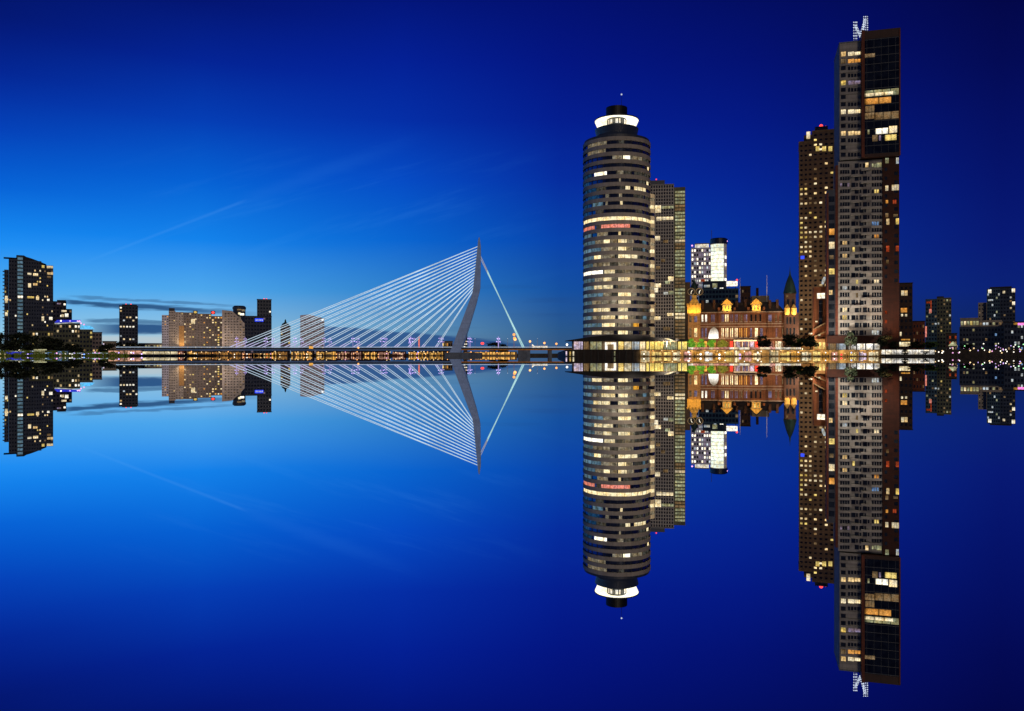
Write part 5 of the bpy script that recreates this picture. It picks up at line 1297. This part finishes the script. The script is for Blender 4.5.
# ------------------------------------------------------------------ trees
def tree_parts(seed, H, Rx, leafm, n=620, ls=.5, trunk=.3):
    rr = random.Random(seed); tm = MB(); hb = H*trunk
    tm.tube((0,0,-.3),(0,0,hb), H*.03, H*.022, 7)
    lobes = []
    for k in range(9):
        a = rr.uniform(0, 2*PI); q = rr.uniform(.15, .75)*Rx; z = rr.uniform(hb+.1*H, H*.86)
        f = 1-.45*abs((z-(hb+H)/2)/(H-hb)*2)
        c = Vector((q*f*math.cos(a), q*f*math.sin(a), z)); lobes.append((c, Rx*rr.uniform(.32,.55)))
        tm.tube((0,0,hb*rr.uniform(.7,1)), c, H*.014, H*.005, 5)
    lobes.append((Vector((0,0,H*.88)), Rx*.38)); lm = MB()
    for k in range(n):
        c, r = rr.choice(lobes); d = Vector((rr.gauss(0,1), rr.gauss(0,1), rr.gauss(0,.8))).normalized()
        p = c+d*r*(rr.random()**.45); s = ls*rr.uniform(.6, 1.35)
        u = Vector((rr.gauss(0,1), rr.gauss(0,1), rr.gauss(0,1))).normalized(); v = u.cross(Vector((rr.gauss(0,1), rr.gauss(0,1), rr.gauss(0,1)))).normalized()
        lm.add([p-u*s-v*s*.4, p+u*s*.2-v*s*.7, p+u*s, p+v*s*.7], [(0,1,2,3)])
    return tm.mesh('trunk', 'trunk'), lm.mesh('crown', leafm)
TREES = {}
def tree(px, pytop, D, rpx, leafm, label, g, group=None, seed=1, name='tree', trunk=.3, cat='tree', n=620):
    p = at(px, pytop, D); H = p.z-g; Rr = rpx/FP*D; key = (leafm, seed % 4, trunk, n)
    if key not in TREES: TREES[key] = tree_parts(seed % 4+len(leafm), 10, 4, leafm, n, .55, trunk)
    o = thing(name, label, cat, (p.x, p.y, g), seed*1.7, group); o.scale = (Rr/2.9, Rr/2.9, H/10)
    for nm, me in zip(('trunk', 'crown'), TREES[key]):
        c = bpy.data.objects.new(nm, me); COL.objects.link(c); c.parent = o
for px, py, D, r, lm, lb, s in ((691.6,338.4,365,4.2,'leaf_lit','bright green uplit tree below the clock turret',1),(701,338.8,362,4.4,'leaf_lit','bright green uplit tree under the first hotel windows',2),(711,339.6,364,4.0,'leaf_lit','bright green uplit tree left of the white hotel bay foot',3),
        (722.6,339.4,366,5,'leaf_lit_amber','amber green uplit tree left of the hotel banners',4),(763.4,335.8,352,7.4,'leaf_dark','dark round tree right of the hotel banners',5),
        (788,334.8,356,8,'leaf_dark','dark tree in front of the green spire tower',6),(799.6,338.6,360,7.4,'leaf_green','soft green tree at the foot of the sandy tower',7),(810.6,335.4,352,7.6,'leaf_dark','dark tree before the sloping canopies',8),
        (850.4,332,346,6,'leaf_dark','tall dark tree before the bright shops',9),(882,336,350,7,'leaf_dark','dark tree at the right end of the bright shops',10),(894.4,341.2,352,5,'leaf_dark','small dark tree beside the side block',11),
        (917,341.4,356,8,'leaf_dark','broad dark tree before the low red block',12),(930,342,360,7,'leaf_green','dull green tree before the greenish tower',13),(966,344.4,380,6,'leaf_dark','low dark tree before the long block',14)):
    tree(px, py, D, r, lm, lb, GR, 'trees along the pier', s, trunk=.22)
tree(905, 349.6, 333, 3.6, 'leaf_dark', 'dark bushy tree silhouetted on the white pavilion', .84, None, 3, 'bush', .05, 'bush')
tree(925, 351.2, 333, 4.2, 'leaf_dark', 'flat dark bush near the right end of the white pavilion', .84, None, 2, 'bush', .05, 'bush')
rr = random.Random(8)
spots_ = [(2,333),(10,334.4),(18,332.6),(27,334),(36,335.4),(44,336.6),(52,338.4),(60,341.6),(118,341.6),(128,342.6),(136,343.6)]
for k, (px, py) in enumerate(spots_):
    lb = ['dark park tree at the very left edge','dark park tree second from the left edge','dark park tree left under the big tower','dark park tree centred under the big tower','dark park tree right under the big tower','dark park tree below the low dark block','dark park tree below the violet roof','smallest dark park tree below the cyan sign','dark tree at the foot of the slim black tower','second dark tree beside the slim black tower','low dark tree left of the station hall'][k]
    tree(px, py, 822 if px < 100 else 1120, rr.uniform(5.5,7.5), 'leaf_dark', lb, 2.2, 'dark park trees on the left bank', k+20, trunk=.15)
bl_ = ['first','second','third','fourth','fifth','sixth','seventh','eighth','ninth','tenth','eleventh','twelfth','thirteenth','fourteenth','fifteenth','sixteenth','seventeenth','eighteenth','nineteenth','twentieth']
for k in range(19):
    px = 1+k*6.9+rr.uniform(-1.5,1.5)
    tree(px, (350.6 if px < 62 else 351.8)+rr.uniform(-.8,1.0), 793.5+rr.uniform(0,1.5), rr.uniform(3.6,5.4), 'leaf_bank', 'green bank bush at the left waterline, %s from the left edge' % bl_[k], -.2, 'green bushes along the left waterline', k+3, 'bush', .02, 'bush', 420)
for px, py, lb in ((68, 343.4, 'low dark tree below the brown flats and violet roof'), (76, 344, 'low dark tree between the violet roof and the cyan sign'), (104, 344.4, 'low dark tree by the pale house with the violet strip'), (111, 343.6, 'dark tree just left of the slim black tower')):
    tree(px, py, 824, 5.5, 'leaf_dark', lb, 2.2, 'dark park trees on the left bank', int(px), trunk=.15)
tree(494, 342.6, 1215, 6, 'leaf_dark', 'dark mound of trees right of the red board', GL, None, 2, trunk=.1); tree(503, 344, 1215, 6, 'leaf_dark', 'lower dark tree left of the tall orange mast', GL, None, 3, trunk=.1)

# ------------------------------------------------------------------ street light that washes the facades
def flood(px, D, tx, ty, tD, pw, col, ang=95): spot('floodlight', at(px, 348.6, D), at(tx, ty, tD), pw, col, ang)
WARM = (1, .72, .46)
flood(640, 350, 622, 260, 376, 24000, (1, .82, .62)); flood(676, 362, 640, 290, 380, 30000, (1, .78, .54))
flood(665, 430, 668, 270, 470, 26000, WARM, 80)
for px in (706, 730, 756, 776): flood(px, 366, px, 330, 390, 4600, (1, .62, .28), 120)
for px in (704, 722, 738, 752, 770): flood(px, 379, px, 338, 387, 3200, (1, .62, .26), 140)
flood(806, 372, 812, 240, 410, 42000, WARM); flood(804, 392, 806, 330, 408, 7000, (1, .72, .40), 130); flood(820, 362, 820, 335, 370, 3500, (1, .70, .38), 130)
flood(181.5, 1216, 181.5, 330, 1226, 16000, (1, .72, .35), 100)
flood(822, 350, 822, 320, 372, 9000, WARM, 100)
flood(841, 336, 850, 290, 356, 34000, (1, .90, .76), 110); flood(868, 337.5, 868, 250, 356, 19000, (1, .90, .76), 100)
flood(893, 341, 893, 300, 352, 9000, (1, .5, .22), 90)
for px in (180, 210, 236, 310): flood(px, 1170, px, 325, 1215, 46000, (1, .82, .66), 110)
for px in range(644, 884, 10): spot('quay_fill', at(px, 351.2, 337.0), at(px, 353, 338.8), 330, (1, .66, .25), 155, .5, .15)  # unseen spots added to brighten the quay wall
for px in (691, 701, 711, 722): spot('tree_uplight', at(px, 349, 358.5), at(px, 342, 364), 420, (1, .95, .7), 110, .6, .15)

finish_windows()
sc.cycles.max_bounces = 6; sc.cycles.glossy_bounces = 4; sc.cycles.diffuse_bounces = 2; sc.cycles.transmission_bounces = 2
sc.cycles.sample_clamp_indirect = 3; sc.cycles.caustics_reflective = False; sc.cycles.caustics_refractive = False
